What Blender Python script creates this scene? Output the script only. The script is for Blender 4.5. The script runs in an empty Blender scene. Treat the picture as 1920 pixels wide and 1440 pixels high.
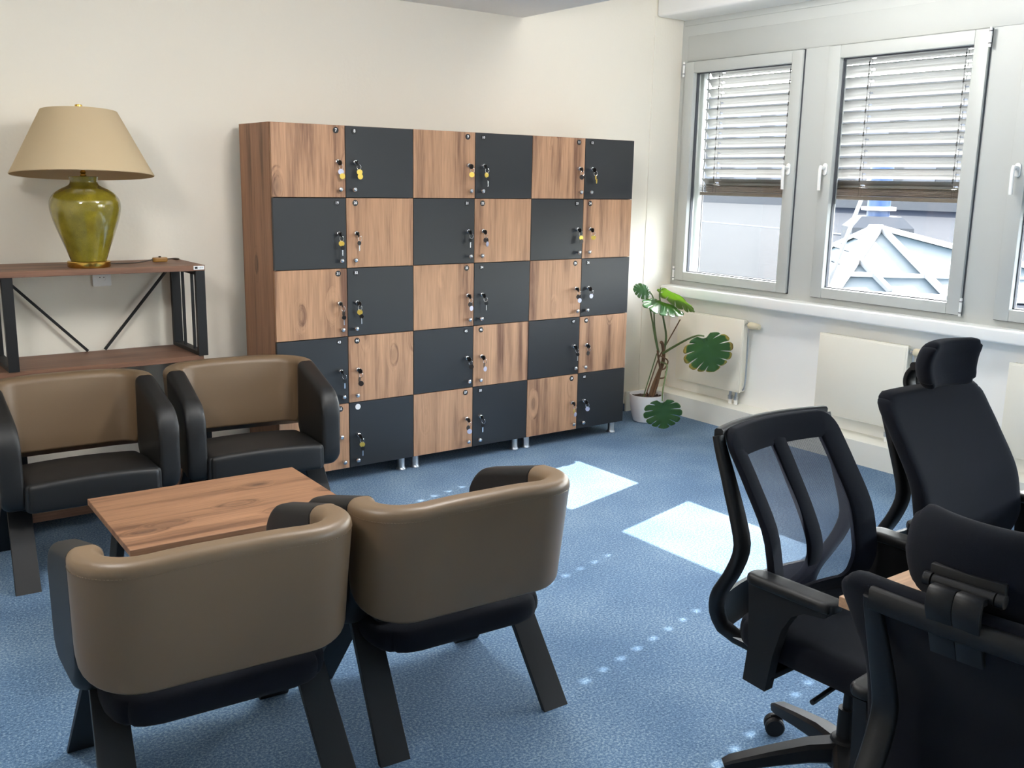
import bpy, bmesh, math, random
from mathutils import Vector, Matrix
from math import pi, sin, cos, radians as rad

random.seed(7)
S = bpy.context.scene
COL = S.collection

# ------------------------------------------------------------------ helpers
def lin(r, g, b):
    f = lambda c: (c / 255 / 12.92) if c / 255 <= 0.04045 else ((c / 255 + 0.055) / 1.055) ** 2.4
    return (f(r), f(g), f(b), 1.0)

def link(o, parent=None):
    COL.objects.link(o)
    if parent is not None:
        o.parent = parent
    return o

def obj(name, bm, mats, parent=None, smooth=35, loc=None, rot=None, label=None):
    me = bpy.data.meshes.new(name)
    bmesh.ops.recalc_face_normals(bm, faces=bm.faces[:])
    bm.to_mesh(me)
    bm.free()
    if not isinstance(mats, (list, tuple)):
        mats = [mats]
    for m in mats:
        me.materials.append(m)
    if smooth:
        me.polygons.foreach_set('use_smooth', [True] * len(me.polygons))
        me.set_sharp_from_angle(angle=rad(smooth))
    o = bpy.data.objects.new(name, me)
    link(o, parent)
    if loc is not None:
        o.location = loc
    if rot is not None:
        o.rotation_euler = rot
    if label:
        o['label'] = label
    return o

def tag(o, label, cat, group=None, kind=None):
    o['label'] = label
    o['category'] = cat
    if group:
        o['group'] = group
    if kind:
        o['kind'] = kind
    return o

def thing(name, label, cat, loc=(0, 0, 0), rz=0.0, group=None):
    o = bpy.data.objects.new(name, None)
    o.empty_display_size = 0.1
    link(o)
    o.location = loc
    o.rotation_euler = (0, 0, rz)
    return tag(o, label, cat, group)

def struct(o):
    o['kind'] = 'structure'
    return o

def struct_empty(name, loc=(0, 0, 0)):
    o = bpy.data.objects.new(name, None)
    link(o)
    o.location = loc
    return struct(o)

def dup(root, loc, rz, label, group=None):
    r = root.copy()
    COL.objects.link(r)
    r.location = loc
    r.rotation_euler = (0, 0, rz)
    r['label'] = label
    if group:
        r['group'] = group
    for ch in list(root.children):
        c = ch.copy()
        COL.objects.link(c)
        c.parent = r
        for g in list(ch.children):
            d = g.copy()
            COL.objects.link(d)
            d.parent = c
    return r

def add_tmp(bm, tmp, mi=0):
    """append tmp bmesh to bm; returns the new verts"""
    vm = {}
    for v in tmp.verts:
        vm[v] = bm.verts.new(v.co)
    for f in tmp.faces:
        try:
            nf = bm.faces.new([vm[v] for v in f.verts])
            nf.material_index = mi
        except ValueError:
            pass
    tmp.free()
    return list(vm.values())

def box(bm, lo, hi, bev=0.0, mi=0, seg=2, M=None):
    t = bmesh.new()
    bmesh.ops.create_cube(t, size=1.0)
    for v in t.verts:
        v.co = Vector([lo[i] + (v.co[i] + 0.5) * (hi[i] - lo[i]) for i in range(3)])
    if bev > 0:
        bmesh.ops.bevel(t, geom=t.edges[:], offset=bev, segments=seg, profile=0.5, affect='EDGES')
    if M is not None:
        for v in t.verts:
            v.co = M @ v.co
    return add_tmp(bm, t, mi)

def frame_from(d):
    d = d.normalized()
    a = Vector((0, 0, 1)) if abs(d.z) < 0.9 else Vector((1, 0, 0))
    u = d.cross(a).normalized()
    return u, d.cross(u).normalized()

def ring_faces(bm, rings, closed_ring=True, cap=True, mi=0, loop=False):
    n = len(rings[0])
    m = len(rings)
    for i in range(m if loop else m - 1):
        a, b = rings[i], rings[(i + 1) % m]
        for k in range(n if closed_ring else n - 1):
            k2 = (k + 1) % n
            try:
                f = bm.faces.new((a[k], a[k2], b[k2], b[k]))
                f.material_index = mi
            except ValueError:
                pass
    if cap and not loop:
        for r in (rings[0], rings[-1]):
            try:
                f = bm.faces.new(r)
                f.material_index = mi
            except ValueError:
                pass

def cyl(bm, p0, p1, r, n=20, r1=None, mi=0):
    p0, p1 = Vector(p0), Vector(p1)
    u, w = frame_from(p1 - p0)
    rings = []
    for p, rr in ((p0, r), (p1, r if r1 is None else r1)):
        rings.append([bm.verts.new(p + rr * (cos(2 * pi * k / n) * u + sin(2 * pi * k / n) * w)) for k in range(n)])
    ring_faces(bm, rings, mi=mi)

def tube(bm, pts, r, n=10, mi=0, loop=False):
    pts = [Vector(p) for p in pts]
    m = len(pts)
    rr = r if isinstance(r, (list, tuple)) else [r] * m
    rings = []
    u = None
    for i, p in enumerate(pts):
        a = pts[i - 1] if (i > 0 or loop) else p
        b = pts[(i + 1) % m] if (i < m - 1 or loop) else p
        d = (b - a).normalized()
        if u is None:
            u, w = frame_from(d)
        else:
            u = (u - d * u.dot(d)).normalized()
            w = d.cross(u).normalized()
        rings.append([bm.verts.new(p + rr[i] * (cos(2 * pi * k / n) * u + sin(2 * pi * k / n) * w)) for k in range(n)])
    ring_faces(bm, rings, mi=mi, loop=loop)

def smooth_path(pts, sub=6):
    """Catmull-Rom"""
    P = [Vector(p) for p in pts]
    out = []
    for i in range(len(P) - 1):
        p0 = P[i - 1] if i > 0 else P[i] * 2 - P[i + 1]
        p1, p2 = P[i], P[i + 1]
        p3 = P[i + 2] if i + 2 < len(P) else P[i + 1] * 2 - P[i]
        for s in range(sub):
            t = s / sub
            out.append(0.5 * ((2 * p1) + (p2 - p0) * t + (2 * p0 - 5 * p1 + 4 * p2 - p3) * t * t + (3 * p1 - p0 - 3 * p2 + p3) * t ** 3))
    out.append(P[-1])
    return out

def bar(bm, pts, wx, wn, mi=0, rnd=0.3, side=Vector((1, 0, 0))):
    """rectangular section swept along pts; wx along side, wn across it (both may be lists)"""
    pts = [Vector(p) for p in pts]
    m = len(pts)
    rings = []
    for i, p in enumerate(pts):
        a = pts[max(i - 1, 0)]
        b = pts[min(i + 1, m - 1)]
        d = (b - a).normalized()
        s = (side - d * side.dot(d)).normalized()
        n = d.cross(s).normalized()
        hx = (wx[i] if isinstance(wx, (list, tuple)) else wx) / 2
        hn = (wn[i] if isinstance(wn, (list, tuple)) else wn) / 2
        c = min(hx, hn) * rnd
        prof = [(hx - c, -hn), (hx, -hn + c), (hx, hn - c), (hx - c, hn), (-hx + c, hn), (-hx, hn - c), (-hx, -hn + c), (-hx + c, -hn)]
        rings.append([bm.verts.new(p + s * q[0] + n * q[1]) for q in prof])
    ring_faces(bm, rings, mi=mi)

def lathe(bm, prof, n=48, mi=0, c=(0, 0, 0), cap=True):
    rings = [[bm.verts.new((c[0] + r * cos(2 * pi * k / n), c[1] + r * sin(2 * pi * k / n), c[2] + z)) for k in range(n)] for r, z in prof]
    ring_faces(bm, rings, mi=mi, cap=cap)

def prism(bm, poly, lo, hi, axis='x', mi=0):
    """poly of 2-D points extruded along axis"""
    def P(a, b, t):
        return {'x': (t, a, b), 'y': (a, t, b), 'z': (a, b, t)}[axis]
    A = [bm.verts.new(P(a, b, lo)) for a, b in poly]
    B = [bm.verts.new(P(a, b, hi)) for a, b in poly]
    ring_faces(bm, [A, B], mi=mi)

def rbox(bm, c, h, r, R=0.0, plane=(0, 2), n=(14, 6, 14), mi=0, fn=None):
    """rounded box of half sizes h, edge radius r, corner radius R in a plane; fn deforms the local point"""
    ax, az = plane
    ay = 3 - ax - az
    t = bmesh.new()
    def axis_vals(k):
        hh, m = h[k], n[k]
        rr = max(r, R if k != ay else 0)
        vals = [-hh + rr * (1 - cos(pi / 2 * i / 4)) for i in range(5)]
        inner = max(hh - rr, 0)
        vals += [-inner + 2 * inner * i / m for i in range(1, m)]
        vals += [hh - rr * (1 - cos(pi / 2 * (4 - i) / 4)) for i in range(5)]
        return vals
    V = [axis_vals(k) for k in range(3)]
    cache = {}
    def vert(i, j, k):
        key = (i, j, k)
        if key not in cache:
            p = Vector((V[0][i], V[1][j], V[2][k]))
            # round the edges
            q = Vector([max(-h[a] + r, min(h[a] - r, p[a])) for a in range(3)])
            d = p - q
            if d.length > 1e-9:
                m = max(abs(d.x), abs(d.y), abs(d.z))
                d = d.normalized() * m
            p = q + d
            if R > 0:
                a, b = p[ax], p[az]
                ia = max(-h[ax] + R, min(h[ax] - R, a))
                ib = max(-h[az] + R, min(h[az] - R, b))
                da, db = a - ia, b - ib
                L = math.hypot(da, db)
                if L > 1e-9:
                    s = max(abs(da), abs(db)) / L
                    p[ax], p[az] = ia + da * s, ib + db * s
            if fn:
                p = fn(p)
            cache[key] = t.verts.new(p + Vector(c))
        return cache[key]
    N = [len(v) - 1 for v in V]
    for fix in range(3):
        a, b = [k for k in range(3) if k != fix]
        for side in (0, N[fix]):
            for i in range(N[a]):
                for j in range(N[b]):
                    idx = []
                    for di, dj in ((0, 0), (1, 0), (1, 1), (0, 1)):
                        q = [0, 0, 0]
                        q[fix] = side
                        q[a] = i + di
                        q[b] = j + dj
                        idx.append(vert(*q))
                    t.faces.new(idx)
    return add_tmp(bm, t, mi)

# ------------------------------------------------------------------ materials
def mat(name):
    m = bpy.data.materials.new(name)
    m.use_nodes = True
    nt = m.node_tree
    return m, nt, nt.nodes['Principled BSDF']

def plain(name, col, rough=0.5, metal=0.0, spec=0.5, bump=0.0, bscale=200.0, var=0.0, vscale=6.0, coat=0.0, sheen=0.0):
    m, nt, b = mat(name)
    b.inputs['Base Color'].default_value = col
    b.inputs['Roughness'].default_value = rough
    b.inputs['Metallic'].default_value = metal
    b.inputs['Specular IOR Level'].default_value = spec
    if coat:
        b.inputs['Coat Weight'].default_value = coat
        b.inputs['Coat Roughness'].default_value = 0.05
    if sheen:
        b.inputs['Sheen Weight'].default_value = sheen
    tc = nt.nodes.new('ShaderNodeTexCoord')
    if bump:
        n = nt.nodes.new('ShaderNodeTexNoise')
        n.inputs['Scale'].default_value = bscale
        n.inputs['Detail'].default_value = 3
        bp = nt.nodes.new('ShaderNodeBump')
        bp.inputs['Strength'].default_value = bump
        bp.inputs['Distance'].default_value = 0.002
        nt.links.new(tc.outputs['Object'], n.inputs['Vector'])
        nt.links.new(n.outputs['Fac'], bp.inputs['Height'])
        nt.links.new(bp.outputs['Normal'], b.inputs['Normal'])
    if var:
        n = nt.nodes.new('ShaderNodeTexNoise')
        n.inputs['Scale'].default_value = vscale
        n.inputs['Detail'].default_value = 4
        mx = nt.nodes.new('ShaderNodeMix')
        mx.data_type = 'RGBA'
        mx.inputs[6].default_value = tuple(c * (1 - var) for c in col[:3]) + (1,)
        mx.inputs[7].default_value = tuple(min(1, c * (1 + var)) for c in col[:3]) + (1,)
        nt.links.new(tc.outputs['Object'], n.inputs['Vector'])
        nt.links.new(n.outputs['Fac'], mx.inputs[0])
        nt.links.new(mx.outputs[2], b.inputs['Base Color'])
    return m

def wood(name, axis, light, dark, knot, scale=1.0, rough=0.5):
    """pine-like laminate: grain runs along axis 0/1/2 of the object's own space"""
    m, nt, b = mat(name)
    N, L = nt.nodes.new, nt.links.new
    tc = N('ShaderNodeTexCoord')
    oi = N('ShaderNodeObjectInfo')
    off = N('ShaderNodeVectorMath'); off.operation = 'SCALE'
    off.inputs[0].default_value = (37.0, 53.0, 71.0)
    L(oi.outputs['Random'], off.inputs['Scale'])
    add = N('ShaderNodeVectorMath'); add.operation = 'ADD'
    L(tc.outputs['Object'], add.inputs[0]); L(off.outputs[0], add.inputs[1])
    # knots
    def mapping(s_along, s_across):
        mp = N('ShaderNodeMapping')
        s = [s_across * scale] * 3
        s[axis] = s_along * scale
        mp.inputs['Scale'].default_value = s
        L(add.outputs[0], mp.inputs['Vector'])
        return mp
    vm = mapping(2.6, 6.0)
    vor = N('ShaderNodeTexVoronoi'); vor.feature = 'F1'
    vor.inputs['Scale'].default_value = 1.0
    vor.inputs['Randomness'].default_value = 1.0
    L(vm.outputs[0], vor.inputs['Vector'])
    kr = N('ShaderNodeMapRange')
    kr.inputs['From Min'].default_value = 0.05
    kr.inputs['From Max'].default_value = 0.30
    kr.inputs['To Min'].default_value = 1.0
    kr.inputs['To Max'].default_value = 0.0
    L(vor.outputs['Distance'], kr.inputs['Value'])
    # only some of the cells carry a knot
    sepc = N('ShaderNodeSeparateColor')
    L(vor.outputs['Color'], sepc.inputs[0])
    gt = N('ShaderNodeMath'); gt.operation = 'GREATER_THAN'; gt.inputs[1].default_value = 0.38
    L(sepc.outputs[0], gt.inputs[0])
    km = N('ShaderNodeMath'); km.operation = 'MULTIPLY'
    L(kr.outputs[0], km.inputs[0]); L(gt.outputs[0], km.inputs[1])
    # broad boards, warped round the knots
    g1 = mapping(0.9, 13.0)
    wadd = N('ShaderNodeVectorMath'); wadd.operation = 'ADD'
    comb = N('ShaderNodeCombineXYZ')
    ks = N('ShaderNodeMath'); ks.operation = 'MULTIPLY'; ks.inputs[1].default_value = 1.3
    L(km.outputs[0], ks.inputs[0])
    for i in range(3):
        L(ks.outputs[0], comb.inputs[i])
    L(g1.outputs[0], wadd.inputs[0]); L(comb.outputs[0], wadd.inputs[1])
    n1 = N('ShaderNodeTexNoise')
    n1.inputs['Scale'].default_value = 1.0
    n1.inputs['Detail'].default_value = 5
    n1.inputs['Roughness'].default_value = 0.62
    L(wadd.outputs[0], n1.inputs['Vector'])
    g2 = mapping(6.0, 160.0)
    n2 = N('ShaderNodeTexNoise')
    n2.inputs['Scale'].default_value = 1.0
    n2.inputs['Detail'].default_value = 3
    L(g2.outputs[0], n2.inputs['Vector'])
    r1 = N('ShaderNodeMapRange')
    r1.inputs['From Min'].default_value = 0.33
    r1.inputs['From Max'].default_value = 0.68
    L(n1.outputs['Fac'], r1.inputs['Value'])
    cr = N('ShaderNodeValToRGB')
    cr.color_ramp.elements[0].color = dark
    cr.color_ramp.elements[0].position = 0.0
    e = cr.color_ramp.elements.new(0.42)
    e.color = tuple(0.28 * d + 0.72 * l for d, l in zip(dark[:3], light[:3])) + (1,)
    cr.color_ramp.elements[-1].color = light
    L(r1.outputs[0], cr.inputs[0])
    mx = N('ShaderNodeMix'); mx.data_type = 'RGBA'; mx.blend_type = 'MULTIPLY'
    mx.inputs[0].default_value = 1.0
    fr = N('ShaderNodeMapRange')
    fr.inputs['From Min'].default_value = 0.3
    fr.inputs['From Max'].default_value = 0.7
    fr.inputs['To Min'].default_value = 0.80
    fr.inputs['To Max'].default_value = 1.06
    L(n2.outputs['Fac'], fr.inputs['Value'])
    cc = N('ShaderNodeCombineColor')
    for i in range(3):
        L(fr.outputs[0], cc.inputs[i])
    L(cr.outputs[0], mx.inputs[6]); L(cc.outputs[0], mx.inputs[7])
    kcore = N('ShaderNodeMath'); kcore.operation = 'POWER'; kcore.inputs[1].default_value = 3.0
    L(km.outputs[0], kcore.inputs[0])
    kk = N('ShaderNodeMath'); kk.operation = 'MULTIPLY'; kk.inputs[1].default_value = 0.7
    L(kcore.outputs[0], kk.inputs[0])
    mk = N('ShaderNodeMix'); mk.data_type = 'RGBA'
    mk.inputs[7].default_value = knot
    L(kk.outputs[0], mk.inputs[0]); L(mx.outputs[2], mk.inputs[6])
    L(mk.outputs[2], b.inputs['Base Color'])
    b.inputs['Roughness'].default_value = rough
    b.inputs['Specular IOR Level'].default_value = 0.35
    return m

WL, WD, WK = lin(196, 152, 118), lin(120, 86, 67), lin(64, 48, 42)
M = {}
M['wall'] = plain('wall_paint', lin(231, 225, 212), 0.9, bump=0.35, bscale=55, spec=0.2)
M['wallw'] = plain('spandrel_paint', lin(245, 245, 242), 0.75, bump=0.08, bscale=90, spec=0.3)
M['ceiling'] = plain('ceiling_paint', lin(238, 238, 236), 0.9, spec=0.2)
M['alu'] = plain('grey_window_frame', lin(186, 189, 186), 0.45, spec=0.5)
M['sill'] = plain('white_sill', lin(244, 245, 243), 0.35)
M['duct'] = plain('cream_duct', lin(238, 237, 228), 0.5)
M['radiator'] = plain('radiator_enamel', lin(240, 236, 222), 0.4)
M['wood_z'] = wood('pine_upright', 2, WL, WD, WK)
M['wood_x'] = wood('pine_lengthwise', 0, lin(164, 122, 92), lin(112, 80, 60), WK)
M['wood_dark'] = wood('pine_shelf', 0, lin(136, 100, 80), lin(94, 66, 54), lin(60, 44, 38), scale=0.8)
M['wood_side'] = wood('pine_side', 2, lin(170, 124, 94), lin(112, 80, 60), lin(66, 48, 38))
M['wood_desk'] = wood('pine_desk', 0, lin(196, 156, 122), lin(160, 122, 92), lin(120, 88, 66), scale=0.8)
M['anthracite'] = plain('anthracite_laminate', lin(35, 37, 40), 0.42, spec=0.5)
M['carcass'] = plain('dark_carcass_edge', lin(60, 44, 36), 0.7)
M['tan'] = plain('tan_leather', lin(115, 94, 71), 0.42, bump=0.12, bscale=450, var=0.04)
M['blk_leather'] = plain('black_leather', lin(20, 20, 21), 0.5, bump=0.15, bscale=420, spec=0.5)
M['blk_metal'] = plain('black_metal', lin(20, 20, 22), 0.5, spec=0.4)
M['blk_plastic'] = plain('black_plastic', lin(20, 20, 22), 0.5, bump=0.1, bscale=700, spec=0.35)
M['fabric'] = plain('black_fabric', lin(22, 24, 31), 0.95, bump=0.4, bscale=900, spec=0.1, sheen=0.05)
M['chrome'] = plain('chrome', lin(225, 225, 228), 0.16, metal=1.0)
M['satin'] = plain('satin_aluminium', lin(190, 196, 204), 0.35, metal=1.0)
M['brass'] = plain('brass', lin(214, 172, 84), 0.2, metal=1.0)
M['goldtag'] = plain('gold_tag', lin(232, 200, 96), 0.35, metal=0.6)
M['silvertag'] = plain('silver_tag', lin(196, 198, 220), 0.35, metal=0.4)
M['darktag'] = plain('dark_tag', lin(58, 52, 50), 0.4, metal=0.3)
M['white'] = plain('white_plastic', lin(238, 238, 236), 0.35)
M['cream'] = plain('cream_plastic', lin(222, 212, 184), 0.4)
M['badge'] = plain('badge_black', lin(16, 16, 17), 0.4)
M['digit'] = plain('badge_white', lin(240, 240, 240), 0.5)
M['pot'] = plain('white_ceramic', lin(232, 232, 232), 0.3)
M['soil'] = plain('soil', lin(58, 42, 32), 0.95, bump=0.8, bscale=80, var=0.4, vscale=60)
M['bark'] = plain('brown_stem', lin(104, 78, 56), 0.85, bump=0.6, bscale=120, var=0.4, vscale=40)
M['petiole'] = plain('green_petiole', lin(84, 104, 58), 0.5, var=0.2, vscale=20)
M['cord'] = plain('brown_cord', lin(58, 48, 38), 0.5)
M['switch'] = plain('amber_switch', lin(140, 100, 40), 0.35)
M['paper'] = plain('paper', lin(235, 236, 240), 0.8)
M['slat'] = plain('blind_aluminium', lin(162, 162, 161), 0.4, spec=0.4)
M['slatdark'] = plain('blind_rail', lin(120, 108, 96), 0.45)
M['string'] = plain('blind_cord', lin(70, 70, 72), 0.7)
M['skirting'] = plain('carpet_skirting', lin(44, 62, 84), 0.95)
M['sticker'] = plain('white_sticker', lin(235, 235, 235), 0.5)
M['yellow'] = plain('yellow_sticker', lin(226, 186, 96), 0.6)
M['blue'] = plain('blue_vent', lin(8, 48, 88), 0.4)
M['concrete'] = plain('concrete', lin(56, 57, 60), 0.85, var=0.15, vscale=3)
M['skybar'] = plain('white_bar', lin(140, 140, 140), 0.4)
M['seal_and_shade_line'] = plain('dark_seal', lin(70, 72, 78), 0.6)

def carpet():
    m, nt, b = mat('blue_carpet')
    N, L = nt.nodes.new, nt.links.new
    tc = N('ShaderNodeTexCoord')
    n1 = N('ShaderNodeTexNoise'); n1.inputs['Scale'].default_value = 300; n1.inputs['Detail'].default_value = 4; n1.inputs['Roughness'].default_value = 0.7
    n2 = N('ShaderNodeTexNoise'); n2.inputs['Scale'].default_value = 120; n2.inputs['Detail'].default_value = 3
    n3 = N('ShaderNodeTexNoise'); n3.inputs['Scale'].default_value = 2.2; n3.inputs['Detail'].default_value = 2
    for n in (n1, n2, n3):
        L(tc.outputs['Object'], n.inputs['Vector'])
    a = N('ShaderNodeMath'); a.operation = 'ADD'
    L(n1.outputs['Fac'], a.inputs[0]); L(n2.outputs['Fac'], a.inputs[1])
    a2 = N('ShaderNodeMath'); a2.operation = 'MULTIPLY_ADD'; a2.inputs[1].default_value = 0.35
    L(n3.outputs['Fac'], a2.inputs[0]); L(a.outputs[0], a2.inputs[2])
    cr = N('ShaderNodeValToRGB')
    cr.color_ramp.elements[0].position = 0.38
    cr.color_ramp.elements[0].color = lin(40, 68, 102)
    cr.color_ramp.elements[1].position = 0.72
    cr.color_ramp.elements[1].color = lin(164, 184, 197)
    e = cr.color_ramp.elements.new(0.54)
    e.color = lin(84, 116, 148)
    h = N('ShaderNodeMath'); h.operation = 'MULTIPLY'; h.inputs[1].default_value = 0.46
    L(a2.outputs[0], h.inputs[0])
    L(h.outputs[0], cr.inputs[0])
    L(cr.outputs[0], b.inputs['Base Color'])
    b.inputs['Roughness'].default_value = 0.95
    b.inputs['Specular IOR Level'].default_value = 0.1
    b.inputs['Sheen Weight'].default_value = 0.15
    bp = N('ShaderNodeBump'); bp.inputs['Strength'].default_value = 0.6; bp.inputs['Distance'].default_value = 0.003
    L(n1.outputs['Fac'], bp.inputs['Height']); L(bp.outputs[0], b.inputs['Normal'])
    return m
M['carpet'] = carpet()

def glaze():
    m, nt, b = mat('olive_crackle_glaze')
    N, L = nt.nodes.new, nt.links.new
    tc = N('ShaderNodeTexCoord')
    v = N('ShaderNodeTexVoronoi'); v.feature = 'DISTANCE_TO_EDGE'; v.inputs['Scale'].default_value = 210
    n = N('ShaderNodeTexNoise'); n.inputs['Scale'].default_value = 14; n.inputs['Detail'].default_value = 4
    L(tc.outputs['Object'], v.inputs['Vector']); L(tc.outputs['Object'], n.inputs['Vector'])
    cr = N('ShaderNodeValToRGB')
    cr.color_ramp.elements[0].color = lin(112, 102, 26)
    cr.color_ramp.elements[0].position = 0.3
    cr.color_ramp.elements[1].color = lin(146, 132, 42)
    cr.color_ramp.elements[1].position = 0.7
    L(n.outputs['Fac'], cr.inputs[0])
    mr = N('ShaderNodeMapRange'); mr.inputs['From Max'].default_value = 0.09; mr.inputs['To Min'].default_value = 0.72
    L(v.outputs['Distance'], mr.inputs['Value'])
    mx = N('ShaderNodeMix'); mx.data_type = 'RGBA'; mx.blend_type = 'MULTIPLY'; mx.inputs[0].default_value = 1
    cc = N('ShaderNodeCombineColor')
    for i in range(3):
        L(mr.outputs[0], cc.inputs[i])
    L(cr.outputs[0], mx.inputs[6]); L(cc.outputs[0], mx.inputs[7])
    L(mx.outputs[2], b.inputs['Base Color'])
    b.inputs['Roughness'].default_value = 0.12
    b.inputs['Coat Weight'].default_value = 0.6
    b.inputs['Coat Roughness'].default_value = 0.04
    return m
M['glaze'] = glaze()

def thin(name, col, trans, trans_col, gloss=0.0, rough=0.05):
    """thin sheet letting light straight through, with a Fresnel reflection"""
    m = bpy.data.materials.new(name)
    m.use_nodes = True
    nt = m.node_tree
    nt.nodes.clear()
    N, L = nt.nodes.new, nt.links.new
    out = N('ShaderNodeOutputMaterial')
    t = N('ShaderNodeBsdfTransparent'); t.inputs[0].default_value = trans_col
    g = N('ShaderNodeBsdfGlossy'); g.inputs['Roughness'].default_value = rough
    # Schlick reflectance, the same from either side of the thin sheet
    ge = N('ShaderNodeNewGeometry')
    dt = N('ShaderNodeVectorMath'); dt.operation = 'DOT_PRODUCT'
    L(ge.outputs['Normal'], dt.inputs[0]); L(ge.outputs['Incoming'], dt.inputs[1])
    ab = N('ShaderNodeMath'); ab.operation = 'ABSOLUTE'; L(dt.outputs['Value'], ab.inputs[0])
    om = N('ShaderNodeMath'); om.operation = 'SUBTRACT'; om.inputs[0].default_value = 1.0; L(ab.outputs[0], om.inputs[1])
    pw = N('ShaderNodeMath'); pw.operation = 'POWER'; pw.inputs[1].default_value = 5.0; L(om.outputs[0], pw.inputs[0])
    fr = N('ShaderNodeMath'); fr.operation = 'MULTIPLY_ADD'; fr.inputs[1].default_value = 0.965; fr.inputs[2].default_value = 0.035; L(pw.outputs[0], fr.inputs[0])
    mx = N('ShaderNodeMixShader')
    L(fr.outputs[0], mx.inputs[0]); L(t.outputs[0], mx.inputs[1]); L(g.outputs[0], mx.inputs[2])
    L(mx.outputs[0], out.inputs['Surface'])
    return m
M['glass'] = thin('window_glass', None, None, (0.97, 0.985, 0.98, 1))

def skyglass():
    m, nt, b = mat('skylight_glass')
    b.inputs['Base Color'].default_value = lin(52, 62, 66)
    b.inputs['Roughness'].default_value = 0.5
    b.inputs['Specular IOR Level'].default_value = 0.15
    return m
M['skyglass'] = skyglass()

def meshcloth():
    m = bpy.data.materials.new('chair_mesh')
    m.use_nodes = True
    nt = m.node_tree
    nt.nodes.clear()
    N, L = nt.nodes.new, nt.links.new
    out = N('ShaderNodeOutputMaterial')
    d = N('ShaderNodeBsdfPrincipled'); d.inputs['Base Color'].default_value = lin(34, 33, 50); d.inputs['Roughness'].default_value = 0.7
    t = N('ShaderNodeBsdfTransparent')
    tc = N('ShaderNodeTexCoord')
    mp = N('ShaderNodeMapping'); mp.inputs['Rotation'].default_value = (0, rad(45), 0)
    L(tc.outputs['Object'], mp.inputs['Vector'])
    sp = N('ShaderNodeSeparateXYZ'); L(mp.outputs[0], sp.inputs[0])
    facs = []
    for ax in (0, 2):
        s = N('ShaderNodeMath'); s.operation = 'MULTIPLY'; s.inputs[1].default_value = 2 * pi / 0.0042
        L(sp.outputs[ax], s.inputs[0])
        q = N('ShaderNodeMath'); q.operation = 'SINE'; L(s.outputs[0], q.inputs[0])
        facs.append(q)
    mu = N('ShaderNodeMath'); mu.operation = 'MULTIPLY'
    L(facs[0].outputs[0], mu.inputs[0]); L(facs[1].outputs[0], mu.inputs[1])
    ab = N('ShaderNodeMath'); ab.operation = 'ABSOLUTE'; L(mu.outputs[0], ab.inputs[0])
    g = N('ShaderNodeMath'); g.operation = 'GREATER_THAN'; g.inputs[1].default_value = 0.50
    L(ab.outputs[0], g.inputs[0])
    mx = N('ShaderNodeMixShader')
    L(g.outputs[0], mx.inputs[0]); L(d.outputs[0], mx.inputs[1]); L(t.outputs[0], mx.inputs[2])
    L(mx.outputs[0], out.inputs['Surface'])
    return m
M['meshcloth'] = meshcloth()

def shade_mat():
    m = bpy.data.materials.new('lampshade_linen')
    m.use_nodes = True
    nt = m.node_tree
    b = nt.nodes['Principled BSDF']
    N, L = nt.nodes.new, nt.links.new
    b.inputs['Base Color'].default_value = lin(206, 186, 152)
    b.inputs['Roughness'].default_value = 0.9
    tr = N('ShaderNodeBsdfTranslucent'); tr.inputs[0].default_value = lin(222, 196, 156)
    mx = N('ShaderNodeMixShader'); mx.inputs[0].default_value = 0.25
    L(b.outputs[0], mx.inputs[1]); L(tr.outputs[0], mx.inputs[2])
    L(mx.outputs[0], nt.nodes['Material Output'].inputs['Surface'])
    tc = N('ShaderNodeTexCoord')
    n = N('ShaderNodeTexNoise'); n.inputs['Scale'].default_value = 300
    bp = N('ShaderNodeBump'); bp.inputs['Strength'].default_value = 0.2; bp.inputs['Distance'].default_value = 0.001
    L(tc.outputs['Object'], n.inputs['Vector']); L(n.outputs['Fac'], bp.inputs['Height']); L(bp.outputs[0], b.inputs['Normal'])
    return m
M['shade'] = shade_mat()

def leaf_mat():
    m = bpy.data.materials.new('monstera_leaf')
    m.use_nodes = True
    nt = m.node_tree
    b = nt.nodes['Principled BSDF']
    N, L = nt.nodes.new, nt.links.new
    # brown dry rim comes from a vertex attribute (distance to the leaf's edge)
    at = N('ShaderNodeAttribute'); at.attribute_name = 'rim'
    cr = N('ShaderNodeValToRGB')
    cr.color_ramp.elements[0].position = 0.0
    cr.color_ramp.elements[0].color = lin(44, 84, 50)
    cr.color_ramp.elements[1].position = 1.0
    cr.color_ramp.elements[1].color = lin(112, 66, 44)
    e = cr.color_ramp.elements.new(0.62); e.color = lin(44, 84, 50)
    e = cr.color_ramp.elements.new(0.74); e.color = lin(176, 148, 70)
    L(at.outputs['Fac'], cr.inputs[0])
    L(cr.outputs[0], b.inputs['Base Color'])
    b.inputs['Roughness'].default_value = 0.3
    tr = N('ShaderNodeBsdfTranslucent'); tr.inputs[0].default_value = lin(170, 205, 40)
    mx = N('ShaderNodeMixShader'); mx.inputs[0].default_value = 0.3
    L(b.outputs[0], mx.inputs[1]); L(tr.outputs[0], mx.inputs[2])
    L(mx.outputs[0], nt.nodes['Material Output'].inputs['Surface'])
    return m
M['leaf'] = leaf_mat()

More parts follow.
